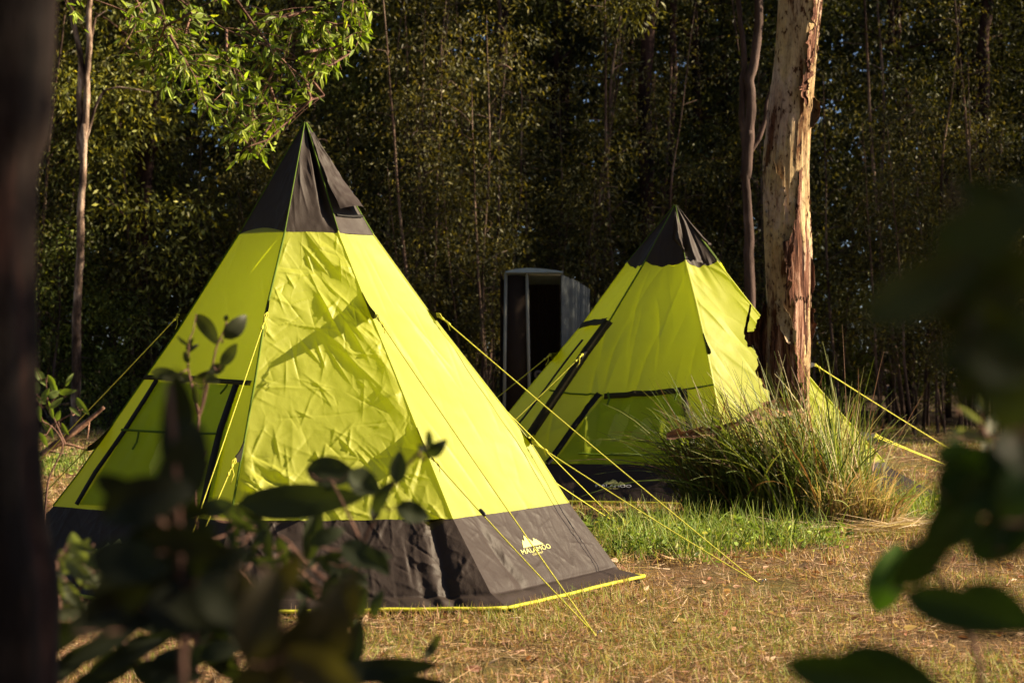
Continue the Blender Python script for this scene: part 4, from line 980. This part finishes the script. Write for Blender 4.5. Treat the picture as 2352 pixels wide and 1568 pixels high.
def tussock():
    r = np.random.RandomState(31); e = empty("grass_tussock", (2.45, 16.3, 0), "tall clump of arching green and straw grass at the foot of the paperbark", "grass clump")
    m = MB()
    def clump(cx, cy, rx, ry, n, Lr, lean, spread, cols, W=(.011, .023), dr=(.15, .7), z0=0.0):
        a = r.uniform(0, 6.283, n); q = np.sqrt(r.rand(n)); x = cx + rx * q * np.cos(a); y = cy + ry * q * np.sin(a)
        P = np.stack([x, y, np.full(n, z0)], 1); head = a + r.normal(0, .7, n) if lean is None else lean + r.normal(0, spread, n)
        L = r.uniform(*Lr, n); col = cols[r.randint(0, len(cols), n)] * r.uniform(.7, 1.25, (n, 1))
        m.add(*blades(P, head, L, r.uniform(*W, n), np.abs(r.normal(.22, .2, n)), r.uniform(*dr, n), col, 8, r))
    G2 = np.array([(0.15, 0.21, 0.035), (0.21, 0.27, 0.05), (0.08, 0.115, 0.02), (0.28, 0.31, 0.08), (0.56, 0.50, 0.26), (0.24, 0.12, 0.06)])
    S2 = np.array([(0.42, 0.30, 0.15), (0.34, 0.20, 0.11), (0.5, 0.4, 0.24), (0.2, 0.23, 0.06)])
    clump(2.36, 16.2, .40, .32, 430, (.85, 1.6), 2.3, 1.3, G2)
    G3_shade = np.array([(0.07, 0.10, 0.02), (0.10, 0.13, 0.025), (0.05, 0.07, 0.015), (0.16, 0.17, 0.04), (0.13, 0.075, 0.04)])  # dark blade colours paint the shade on the clump's left side
    clump(2.15, 16.4, .45, .35, 520, (.75, 1.6), math.pi * .98, .8, G3_shade)
    clump(1.75, 16.5, .35, .3, 380, (.6, 1.5), math.pi, .7, G3_shade)
    clump(2.66, 16.1, .22, .3, 270, (.5, 1.15), 1.9, 1.0, G2, dr=(.02, .3))
    clump(2.7, 15.8, .32, .22, 480, (.3, .75), -1.4, 1.0, S2)
    clump(2.6, 16.4, .22, .3, 110, (1.0, 1.7), 2.0, 1.0, G2, (.008, .014), (.05, .35))
    m.build("blades", M['grass'], e, True)
    m = MB()   # matted straw lying round the foot
    n = 700; a = r.uniform(-2.6, .2, n); q = r.uniform(.25, .75, n); x = 2.55 + q * 1.0 * np.cos(a); y = 15.85 + q * .75 * np.sin(a)
    P = np.stack([x, y, ground_z(x, y) + r.uniform(.015, .10, n)], 1)
    m.add(*blades(P, r.normal(0.1, .5, n) + np.where(r.rand(n) < .5, math.pi, 0), r.uniform(.2, .55, n), r.uniform(.005, .010, n), r.uniform(1.3, 1.6, n), r.uniform(0, .12, n), np.array([(0.55, .42, .26), (.45, .32, .19), (.62, .52, .36)])[r.randint(0, 3, n)], 4, r))
    m.build("straw", M['grass'], e, False)
tussock()
def weeds(name, pxs, n, Lr, label, seed, Lw=(.006, .012)):
    r = np.random.RandomState(seed); m = MB()
    c = np.array([ground_at(*p)[:2] for p in pxs]); k = r.randint(0, len(c), n)
    sub = np.stack([r.normal(0, .2, len(c) * 7), r.normal(0, .24, len(c) * 7)], 1); j = k * 7 + r.randint(0, 7, n)
    x = c[k, 0] + sub[j, 0] + r.normal(0, .05, n) * r.choice([1, 1, 3.5], n); y = c[k, 1] + sub[j, 1] + r.normal(0, .05, n) * r.choice([1, 1, 3.5], n)
    keep = ~in_poly(x, y, [tuple(c_) for c_ in near_corners]) & ~in_poly(x, y, [tuple(c_) for c_ in far_corners]); x, y = x[keep], y[keep]; n = len(x)
    P = np.stack([x, y, ground_z(x, y)], 1)
    col = np.array([(0.17, 0.26, 0.045), (0.24, 0.32, 0.06), (0.13, 0.19, 0.035), (.34, .33, .12)])[r.randint(0, 4, n)] * r.uniform(.7, 1.2, (n, 1))
    m.add(*blades(P, r.uniform(0, 6.283, n), r.uniform(*Lr, n), r.uniform(*Lw, n), np.abs(r.normal(.3, .25, n)), r.uniform(0, .6, n), col, 5, r))
    nl = n // 2; j = r.randint(0, n, nl); D = np.stack([r.normal(size=nl), r.normal(size=nl), r.uniform(-.1, .7, nl)], 1); L = r.uniform(.03, .07, nl)
    V, Fq, C = leaf_cloud(P[j] + np.stack([r.normal(0, .03, nl), r.normal(0, .03, nl), r.uniform(.02, .16, nl)], 1), D, L, L * .45, leaf_colours(nl, r, (0.15, .22, .04)), r); m.add(V, Fq, C)
    tag(m.build(name, M['grass'], None, False), label, "weeds", kind="stuff")
weeds("green_weeds", [(1440, 1270), (1480, 1255), (1530, 1280), (1560, 1240), (1600, 1265), (1650, 1250), (1690, 1265), (1740, 1240), (1790, 1255), (1500, 1225), (1620, 1225), (1830, 1245), (1450, 1235)], 2300, (.06, .40), "bright green weeds and grass in front of the far tent", 41)
weeds("green_weeds", [(2030, 1195), (2060, 1180), (2100, 1175), (1990, 1200), (2130, 1165), (2075, 1200)], 800, (.1, .45), "green weeds at the foot of the tussock's right side", 42)
weeds("long_grass", [(1105, 985), (1120, 985), (1135, 985), (1090, 985), (1080, 988)], 420, (.5, 1.0), "tuft of long grass left of the toilet cubicle", 43, (.012, .022))
weeds("green_weeds", [(105, 1090), (135, 1075), (165, 1060), (90, 1060)], 500, (.06, .3), "low weeds behind the front tent's left corner", 44, (.010, .016))

# ------------------------------------------------------------------ overhanging branch, upper left
LIMX = [200, 350, 480, 530, 600, 625, 650, 700, 760, 850, 900]; LIMY = [80, 200, 290, 380, 365, 345, 285, 228, 185, 100, -40]
def overhang():
    r = np.random.RandomState(8); Y = 10.8
    e = empty("overhanging_tree", (-4.7, 10.4, 0), "tree reaching in from the upper left with drooping bright green leafy branches", "tree")
    m = MB(); T = smooth_line(np.array([[-4.7, 10.4, -.05], [-4.65, 10.4, 1.6], [-4.8, 10.45, 3.4], [-4.7, 10.5, 5.2], [-4.6, 10.5, 7.5]]), 24); m.add(*tube(T, np.linspace(.17, .07, 24), 10)); m.build("trunk", M['bark_grey'], e)
    m = MB()
    start = [np.array([-4.75, 10.45, 4.2]), np.array([-3.2, 10.7, 4.5])]
    mains = [[(500, -70), (560, 30), (600, 75), (640, 140), (690, 172), (712, 195)], [(380, -40), (440, 30), (520, 70), (580, 95), (660, 120)],
             [(700, 178), (715, 230), (670, 270), (620, 320), (560, 340)], [(640, 140), (610, 200), (575, 260), (560, 310)], [(560, 30), (660, 40), (760, 60), (840, 40)],
             [(700, 178), (760, 150), (810, 120)], [(440, 30), (420, 90), (450, 150)], [(520, 70), (520, 130), (560, 190)], [(660, 40), (720, 20), (830, -10)], [(300, -30), (330, 40), (390, 80)], [(330, 40), (290, 90), (270, 130)], [(390, 80), (430, 150), (470, 230)], [(440, 30), (380, 60), (350, 130)],
             [(620, 200), (640, 260), (605, 310), (575, 350)], [(720, 190), (745, 220), (700, 235)], [(700, 120), (770, 110), (850, 70)]]
    lines = []
    for i, pts in enumerate(mains):
        yy = Y + r.uniform(-.35, .35) * (i > 0)
        P = np.array([at(x, y, yy + .1 * r.normal()) for x, y in pts])
        if i == 0: P = np.concatenate([start, P])
        if i == 1: P = np.concatenate([[np.array([-4.7, 10.45, 3.9]), np.array([-3.2, 10.6, 3.9])], P])
        if i == 10: P = np.concatenate([[np.array([-4.7, 10.45, 3.7]), np.array([-3.0, 10.6, 3.55])], P])
        L = smooth_line(P, 40, 2); r0 = (.030 if i == 0 else .018 if i == 1 else .009); m.add(*tube(L, np.linspace(r0, .003, 40), 7)); lines.append(L)
    # twigs with leaves
    Ps, Ds = [], []
    def visible(p):
        a = proj(p)[0]; return a
    for L in lines:
        n = len(L)
        for k in range(30):
            p = L[r.randint(n // 4, n)]; d = nrm(r.normal(size=3) * [1, .9, .7] + [0.25, 0, -.45]); ln = r.uniform(.08, .36)
            tw = smooth_line(np.array([p, p + d * ln * .5, p + d * ln + [0, 0, -.05]]), 6, 1)
            e_ = proj(tw[-1])[0]
            if e_[1] > np.interp(e_[0], LIMX, LIMY): continue
            m.add(*tube(tw, np.linspace(.003, .0012, 6), 4))
            for j in range(r.randint(4, 9)):
                q = tw[r.randint(1, 6)]; Ps.append(q); Ds.append(nrm(d * .6 + r.normal(size=3) * .6 + [0, 0, -.55]))
    m.build("branch", M['twig'], e)
    Ps = np.array(Ps); Ds = np.array(Ds); a = proj(Ps)
    # keep the lower right outline of the drooping spray
    lim = np.interp(a[:, 0], LIMX, LIMY)
    k = a[:, 1] < lim; Ps, Ds = Ps[k], Ds[k]; c = len(Ps); L = r.uniform(.035, .092, c)
    col = leaf_colours(c, r, (0.13, 0.175, 0.028), .45, .3)
    link("foliage", make_mesh("foliage", *leaf_cloud(Ps, Ds, L, L * r.uniform(.26, .40, c), col, r), False), M['leaf_near'], e)
overhang()

# ------------------------------------------------------------------ things close to the camera
def big_leaf(m, px, py, Y, ln, wd, ang, r, col):
    k = Y / F; c = at(px, py, Y); a = math.radians(ang); L, W = ln * k, wd * k
    ax = nrm(np.array([math.cos(a), r.uniform(-.5, .5) * .6, math.sin(a)])); sd = nrm(np.array([-math.sin(a), r.uniform(-.5, .5), math.cos(a)])); sd = nrm(sd - ax * (ax @ sd)); nn = np.cross(ax, sd)
    nu, nv = 7, 12; V = []; bend = r.uniform(-.18, .18); fold = r.uniform(.1, .35)
    for i in range(nv):
        t = i / (nv - 1); w = W / 2 * (math.sin(math.pi * t ** .8) ** .75 + .02)
        for j in range(nu):
            s = 2 * j / (nu - 1) - 1
            V.append(c + ax * L * (t - .5) + sd * w * s + nn * (fold * w * abs(s) + bend * L * math.sin(math.pi * t) + .05 * w * math.sin(9 * t + s)))
    V = np.array(V); m.add(V, grid_faces(nu, nv), np.array(col) * r.uniform(.75, 1.2))
    return c - ax * L * .5
def shrub(name, label, Y, stems, leaves, seed, col=(0.055, 0.075, 0.03), cat="shrub", stem_r=.008, mat='leaf_near', extra=None):
    r = np.random.RandomState(seed); root = stems[0][0]
    if extra:
        n, poly, sz, q0 = extra; leaves = list(leaves); px = np.array(poly, float); k = 0
        while k < n:
            p = np.array([r.uniform(px[:, 0].min(), px[:, 0].max()), r.uniform(px[:, 1].min(), px[:, 1].max())])
            if in_poly(p[:1], p[1:], [tuple(a) for a in px])[0]:
                l = r.uniform(*sz); leaves.append((p[0], p[1], l, l * r.uniform(.3, .5), r.uniform(*q0))); k += 1
    root = stems[0][0]
    base = at(root[0], CY + F * CAMZ / Y, Y)
    e = empty(name, (base[0], Y, 0), label, cat); ms, ml = MB(), MB(); pts = []
    for i, st in enumerate(stems):
        if i == 0: st = [(st[0][0], CY + F * (CAMZ + .02) / Y)] + list(st)
        L = smooth_line(np.array([at(x, y, Y + .03 * i) for x, y in st]), 40, 1); rr = stem_r * (1 if i == 0 else .6); ms.add(*tube(L, np.linspace(rr, rr * .4, 40), 7)); pts.append(L)
    pts = np.concatenate(pts)
    for (px, py, ln, wd, ang) in leaves:
        b = big_leaf(ml, px, py, Y + r.uniform(-.25, .25) * Y * .12, ln, wd, ang, r, col)
        q = pts[np.argmin(((pts - b) ** 2).sum(1) + 2 * np.maximum(pts[:, 2] - b[2], 0) ** 2)]
        ms.add(*tube(smooth_line(np.array([q, (q + b) / 2 + [0, 0, -.01 * Y / 3], b]), 10, 1), np.linspace(stem_r * .3, stem_r * .16, 10), 5))
    ms.build("stem", M['twig'], e); ml.build("foliage", M[mat], e); return e
# left dark trunk
def near_trunk():
    Y = 3.2; ed = [(-80, 137), (0, 135), (120, 130), (300, 120), (380, 92), (600, 84), (900, 80), (1000, 86), (1200, 100), (1350, 128), (1568, 126), (2000, 150), (2925, 190)]
    ed = np.array(ed, float); n = 160; nu = 48; y = np.linspace(-2600, 2935, n); right = np.interp(y, ed[:, 0], ed[:, 1]); hw = 175.
    e = empty("foreground_tree", (*at(-60, 2900, Y)[:2], 0), "dark reddish trunk close to the camera along the left edge", "tree")
    a = np.linspace(0, 2 * np.pi, nu, endpoint=False); A, I = np.meshgrid(a, np.arange(n)); z = (CAMZ - (y - CY) / F * Y)[I]
    rad = hw / F * Y * (1 + .10 * fbm(np.stack([np.cos(A) * 3, np.sin(A) * 3, z * 2.2], -1)))
    V = np.stack([((right - hw - CX) / F * Y)[I] + rad * np.cos(A), Y + rad * np.sin(A), z], -1).reshape(-1, 3)
    i = np.arange(n - 1)[:, None] * nu; j = np.arange(nu)[None]
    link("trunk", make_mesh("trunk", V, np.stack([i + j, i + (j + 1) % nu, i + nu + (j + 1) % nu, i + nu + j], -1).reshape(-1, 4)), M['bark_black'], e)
    r = np.random.RandomState(3); t = V[:nu].mean(0); n = 2600; g = nrm(r.normal(size=(n, 3))) * r.rand(n, 1) ** .4 * [1.6, 1.4, .9]; L = r.uniform(.07, .13, n)
    link("crown", make_mesh("crown", *leaf_cloud(t + [0, 0, .5] + g, r.normal(size=(n, 3)) + [0, 0, -.5], L, L * .35, leaf_colours(n, r), r), False), M['leaf'], e)
near_trunk()

shrub("sapling", "thin dark sapling with a few upright leaves in front of the front tent's door", 6.0,
      [[(452, 1560), (450, 1290), (451, 1084), (455, 1010), (458, 953)], [(458, 953), (440, 883), (431, 841), (434, 780)], [(458, 953), (468, 922), (477, 878), (488, 839), (497, 795), (516, 755), (522, 728)], [(451, 1060), (470, 1045), (476, 1035)]],
      [(540, 750, 74, 40, 47), (476, 757, 88, 36, -55), (526, 814, 66, 32, 52), (500, 846, 40, 26, 20), (470, 862, 60, 28, 30), (488, 872, 40, 22, -20), (386, 862, 80, 30, -12), (412, 868, 70, 26, 170), (436, 790, 34, 12, 60), (420, 782, 34, 10, 140), (446, 800, 30, 12, 40), (428, 820, 30, 14, 110), (450, 905, 46, 18, 100), (466, 1072, 36, 18, 50), (520, 730, 16, 12, 80)], 5, (0.045, 0.05, 0.028))
shrub("shrub", "dark leaves right in front of the camera, blurred over the front tent's door", 2.25,
      [[(420, 2000), (420, 1500), (410, 1200), (400, 1000), (385, 880)], [(410, 1250), (340, 1160), (260, 1120)], [(420, 1500), (480, 1380), (520, 1340)], [(415, 1400), (340, 1330), (290, 1300)]],
      [(396, 960, 230, 90, 85), (425, 1070, 210, 115, 70), (345, 1150, 240, 110, 15), (400, 1150, 190, 100, -20), (280, 1110, 130, 60, -15), (380, 1300, 270, 150, 10), (475, 1335, 250, 150, -20), (350, 1370, 230, 120, 35), (450, 1395, 240, 130, 0), (290, 1345, 190, 110, 30), (420, 1300, 250, 150, 60), (520, 1380, 170, 110, -40), (300, 1290, 200, 110, -10), (255, 1400, 210, 90, 30), (510, 1290, 160, 80, 25), (430, 1240, 180, 70, -10), (330, 1250, 160, 80, 40)], 6, (0.018, 0.021, 0.011))
shrub("shrub", "blurred brownish shrub at the bottom, below the front tent's wrinkled side", 2.1,
      [[(690, 2000), (680, 1560), (640, 1400), (600, 1300)], [(685, 1560), (740, 1450), (790, 1380)]],
      [(600, 1410, 230, 110, 75), (690, 1480, 260, 120, 60), (755, 1430, 210, 110, 80), (800, 1370, 150, 80, 75), (640, 1545, 240, 120, 30), (745, 1545, 210, 110, -30), (650, 1330, 150, 70, 50), (560, 1350, 130, 60, 110)], 7, (0.05, 0.04, 0.022))
shrub("shrub", "slim leafy shrub with a two-toned leaf before the front tent's dark skirt", 4.4,
      [[(770, 1900), (765, 1560), (790, 1400), (830, 1250), (880, 1150), (930, 1070), (985, 1015)], [(830, 1250), (790, 1160), (760, 1100)], [(800, 1380), (700, 1290), (660, 1240), (560, 1190)], [(790, 1400), (620, 1250), (560, 1310)]],
      [(762, 1085, 120, 70, -8), (838, 1108, 90, 60, -35), (690, 1150, 300, 80, 4), (560, 1180, 140, 50, -20), (915, 1072, 78, 40, 85), (948, 1176, 84, 50, -22), (880, 1140, 90, 34, 60), (862, 1165, 70, 26, 80), (1005, 1028, 60, 32, 42), (986, 1008, 44, 20, 95), (972, 1030, 36, 16, 150), (830, 1275, 110, 62, -30), (795, 1335, 130, 50, -58), (756, 1300, 66, 36, -48), (612, 1240, 100, 34, -76), (500, 1165, 80, 46, 12), (612, 1286, 86, 20, 4), (870, 1290, 80, 40, -50), (750, 1230, 90, 40, 20), (720, 1210, 160, 44, 80), (870, 1385, 70, 30, 70), (700, 1355, 76, 30, -45)], 8, (0.045, 0.055, 0.030), extra=(40, [(480, 1180), (660, 1210), (860, 1260), (880, 1420), (760, 1500), (560, 1420), (470, 1300)], (35, 85), (-90, 90)))
shrub("shrub", "low shrub with painted pale sky glints by the dark trunk at the lower left", 4.6,  # leaf colour lightened to stand in for sky reflections
      [[(120, 1900), (125, 1560), (140, 1400), (130, 1280)], [(140, 1400), (200, 1330), (250, 1290)], [(130, 1330), (170, 1290), (215, 1250)]],
      [(252, 1275, 112, 56, 22), (184, 1310, 96, 34, -42), (152, 1288, 62, 22, -62), (172, 1372, 96, 26, -66), (160, 1400, 104, 50, 0), (196, 1255, 66, 20, -18), (140, 1340, 70, 20, -80), (230, 1330, 100, 36, -40), (300, 1310, 120, 40, -30)], 9, (0.12, 0.13, 0.08), extra=(20, [(120, 1240), (330, 1260), (380, 1420), (130, 1440)], (40, 100), (-70, 60)))
shrub("shrub", "low shrub with dark narrow leaves spread over the sunlit grass at the bottom left", 4.0,
      [[(430, 2000), (440, 1720), (445, 1560), (455, 1440)], [(440, 1620), (330, 1500), (200, 1430)], [(445, 1600), (560, 1500), (600, 1440)], [(440, 1700), (250, 1600), (170, 1540)], [(450, 1560), (520, 1470), (530, 1390)], [(440, 1700), (700, 1600), (900, 1540)]],
      [(215, 1420, 220, 44, 30), (250, 1470, 220, 44, 30), (290, 1505, 200, 48, 25), (362, 1440, 150, 40, -20), (330, 1480, 160, 40, 20), (424, 1510, 170, 58, 10), (390, 1542, 160, 58, -10), (520, 1530, 180, 44, -30), (470, 1480, 120, 40, 60), (560, 1470, 150, 40, -55), (880, 1536, 260, 56, 5), (935, 1552, 200, 48, -10), (170, 1520, 160, 48, 40), (240, 1552, 160, 48, 20), (600, 1552, 160, 50, 15), (160, 1455, 140, 40, 35), (500, 1392, 64, 24, 20), (545, 1388, 84, 26, -6), (515, 1450, 112, 46, 60), (520, 1510, 72, 42, -40), (575, 1440, 122, 18, -35), (720, 1500, 170, 50, -60), (300, 1420, 130, 40, 45), (440, 1440, 140, 44, 10), (820, 1480, 120, 44, 80)], 10, (0.025, 0.030, 0.016), extra=(16, [(130, 1380), (560, 1360), (840, 1420), (870, 1568), (130, 1568)], (50, 140), (-60, 80)))
shrub("sprig", "single dark leaf on a thin stalk over the dry grass, bottom middle", 5.2, [[(968, 1800), (975, 1560), (980, 1510)]], [(992, 1483, 66, 22, 58)], 14, (0.05, 0.05, 0.03))
shrub("shrub", "big dark blurred leaves hanging in from the right edge, some overlapping in a dark mass", 1.9,
      [[(2460, 2300), (2440, 1500), (2390, 1200), (2360, 1000)], [(2400, 1220), (2300, 1130), (2210, 1150)], [(2430, 1480), (2330, 1440), (2200, 1400)], [(2440, 1600), (2250, 1600), (2100, 1570)]],
      [(2128, 1255, 260, 100, 52), (2215, 1405, 290, 104, -15), (1965, 1545, 350, 110, -10), (2240, 1085, 200, 110, 20), (2290, 1150, 190, 90, -40), (2200, 1130, 170, 84, 60), (2322, 1050, 150, 110, 80), (2335, 1200, 160, 64, 50), (2250, 1190, 110, 36, 75), (2300, 1100, 200, 120, 10), (2340, 1120, 180, 100, 60), (2220, 1050, 150, 70, -10), (2260, 1130, 160, 90, 30), (2190, 1190, 190, 110, 48), (2290, 1400, 200, 110, -25), (2310, 1230, 200, 110, 30), (2050, 1545, 260, 110, -20)], 15, (0.035, 0.06, 0.012), extra=(8, [(2180, 1000), (2360, 980), (2360, 1240), (2230, 1210)], (110, 220), (-60, 80)))
shrub("sprig", "green glowing leaf low on the right, lit through by the sun", 3.0, [[(2300, 2400), (2250, 1500), (2150, 1300), (2090, 1240)]],
      [(2040, 1325, 170, 84, 68), (2080, 1290, 120, 50, 50)], 27, (0.05, 0.10, 0.015))
shrub("shrub", "very blurred leafy branch filling the right edge at mid height", 1.35,
      [[(2520, 3000), (2500, 1500), (2440, 1000), (2400, 700)], [(2450, 1000), (2300, 800), (2200, 640)]],
      [(2120, 660, 330, 130, 27), (2265, 540, 270, 150, 25), (2300, 650, 250, 150, 40), (2320, 770, 230, 140, -30), (2335, 900, 210, 130, 70), (2290, 840, 170, 90, -20), (2345, 1000, 190, 110, 100), (2250, 740, 170, 100, 15), (2310, 480, 180, 100, 50)], 16, (0.035, 0.042, 0.012), extra=(6, [(2220, 480), (2360, 420), (2360, 1000), (2270, 980), (2180, 720)], (140, 260), (-60, 80)))
shrub("sprig", "small pale sprig at the right edge above the dark leaf mass", 3.6, [[(2390, 2600), (2370, 1300), (2330, 1060), (2262, 992)], [(2270, 1000), (2235, 960), (2205, 940)]],
      [(2286, 965, 72, 28, 62), (2240, 1000, 84, 26, -20), (2263, 1016, 60, 26, 80), (2232, 955, 80, 14, -35), (2202, 990, 32, 14, 30), (2249, 925, 42, 16, 95)], 17, (0.24, 0.24, 0.19))
shrub("shrub", "small leafy shrub with pinkish tips behind the dark trunk on the left", 9.0,
      [[(95, 1300), (110, 1100), (150, 1020), (118, 975), (90, 965)], [(150, 1020), (110, 930), (105, 870)], [(118, 975), (165, 950), (190, 940)], [(110, 930), (140, 900)]],
      [(96, 868, 44, 18, -60), (118, 880, 44, 16, -70), (125, 893, 42, 16, -60), (105, 905, 34, 16, 60), (124, 905, 28, 18, 30), (155, 898, 46, 16, 5), (100, 920, 36, 16, -20), (115, 940, 50, 16, -65), (92, 950, 40, 14, -80), (135, 955, 30, 14, 70), (190, 932, 50, 16, -55), (172, 945, 34, 10, -40), (110, 985, 52, 16, -60), (160, 872, 36, 10, 60), (85, 890, 30, 16, 90), (100, 1010, 40, 14, -60), (88, 860, 40, 16, -70), (130, 925, 40, 14, 40), (150, 985, 34, 12, -60)], 18, (0.13, 0.17, 0.05))
def fallen_branch():
    e = empty("fallen_branch", (*ground_at(120, 1052)[:2], 0), "dead forked branch lying on the ground left of the front tent", "branch"); Y = 24.5; m = MB()
    px_tube(m, [(70, 1066), (125, 1022), (160, 1000), (190, 975), (205, 962), (237, 935)], Y, .055, .02, 30, 8, .05, 1); px_tube(m, [(150, 1008), (185, 985), (205, 968)], Y + .05, .03, .015, 14, 6)
    px_tube(m, [(125, 1022), (160, 1020), (195, 1032), (245, 1028)], Y + .05, .022, .008, 20, 6); px_tube(m, [(205, 962), (203, 990), (200, 1008)], Y, .012, .006, 10, 5); px_tube(m, [(110, 1035), (150, 1042), (185, 1044)], Y - .1, .016, .008, 12, 5)
    m.build("bough", M['dead_wood'], e)
fallen_branch()

# tree standing right of the camera: its shade lies over the leaves close to the camera
CROWN_GAPS = [(at(2035, 1340, 3.0), .09), (at(250, 1280, 4.6), .10), (at(175, 1340, 4.6), .08), (at(840, 1275, 4.4), .09), (at(870, 1290, 4.4), .08), (at(620, 1240, 4.4), .06), (at(830, 1105, 4.4), .06),
              (at(540, 1390, 4.0), .08), (at(125, 60, 3.2), .035), (at(100, 330, 3.2), .03), (at(2275, 975, 3.6), .10), (at(760, 1400, 2.1), .05), (at(520, 1450, 4.0), .07)]
def shade_tree(x, y, H, seed, label, n_=300):
    r = np.random.RandomState(seed); e = empty("shade_tree", (x, y, 0), label, "tree"); m = MB()
    P = smooth_line(np.array([[x, y, -.05], [x + .1, y, 2], [x - .1, y + .1, 4], [x, y, H]]), 20); m.add(*tube(P, np.linspace(.16, .04, 20), 9)); cl = []
    for k in range(22):
        p = P[r.randint(7, 20)]; a = r.uniform(0, 6.283); ln = r.uniform(.8, 2.3); q = p + [math.cos(a) * ln, math.sin(a) * ln * .8, r.uniform(-.3, .9)]
        m.add(*tube(smooth_line(np.array([p, (p + q) / 2 + [0, 0, .15], q]), 7, 1), np.linspace(.04, .008, 7), 5)); cl += [q, (p + 2 * q) / 3 + r.normal(0, .25, 3)]
    m.build("trunk", M['bark_dark'], e); Ps, Ds = [], []
    for q in cl:
        g = nrm(r.normal(size=(n_, 3))) * r.rand(n_, 1) ** .45 * .75; Ps.append(q + g); Ds.append(g + r.normal(size=g.shape) * .5 + [0, 0, -.5])
    Ps = np.concatenate(Ps); c = len(Ps); L = r.uniform(.08, .15, c)
    k = Ps[:, 1] < 6.6; sd = np.array([sx, sy, sz])
    for q, rr in CROWN_GAPS:      # openings in the crown where sun gets through
        d = Ps - q; d = d - (d @ sd)[:, None] * sd; k &= (d ** 2).sum(1) > (2.3 * rr) ** 2
    Ps, Ds, L = Ps[k], np.concatenate(Ds)[k], L[k]; c = len(L)
    link("crown", make_mesh("crown", *leaf_cloud(Ps, Ds, L, L * .4, leaf_colours(c, r), r, quads=1), False), M['leaf'], e)
shade_tree(6.5, 2.6, 6.0, 91, "leafy tree standing to the right of the camera, outside the picture")
shade_tree(9.0, 4.0, 7.5, 92, "second leafy tree further right of the camera, outside the picture", 200)
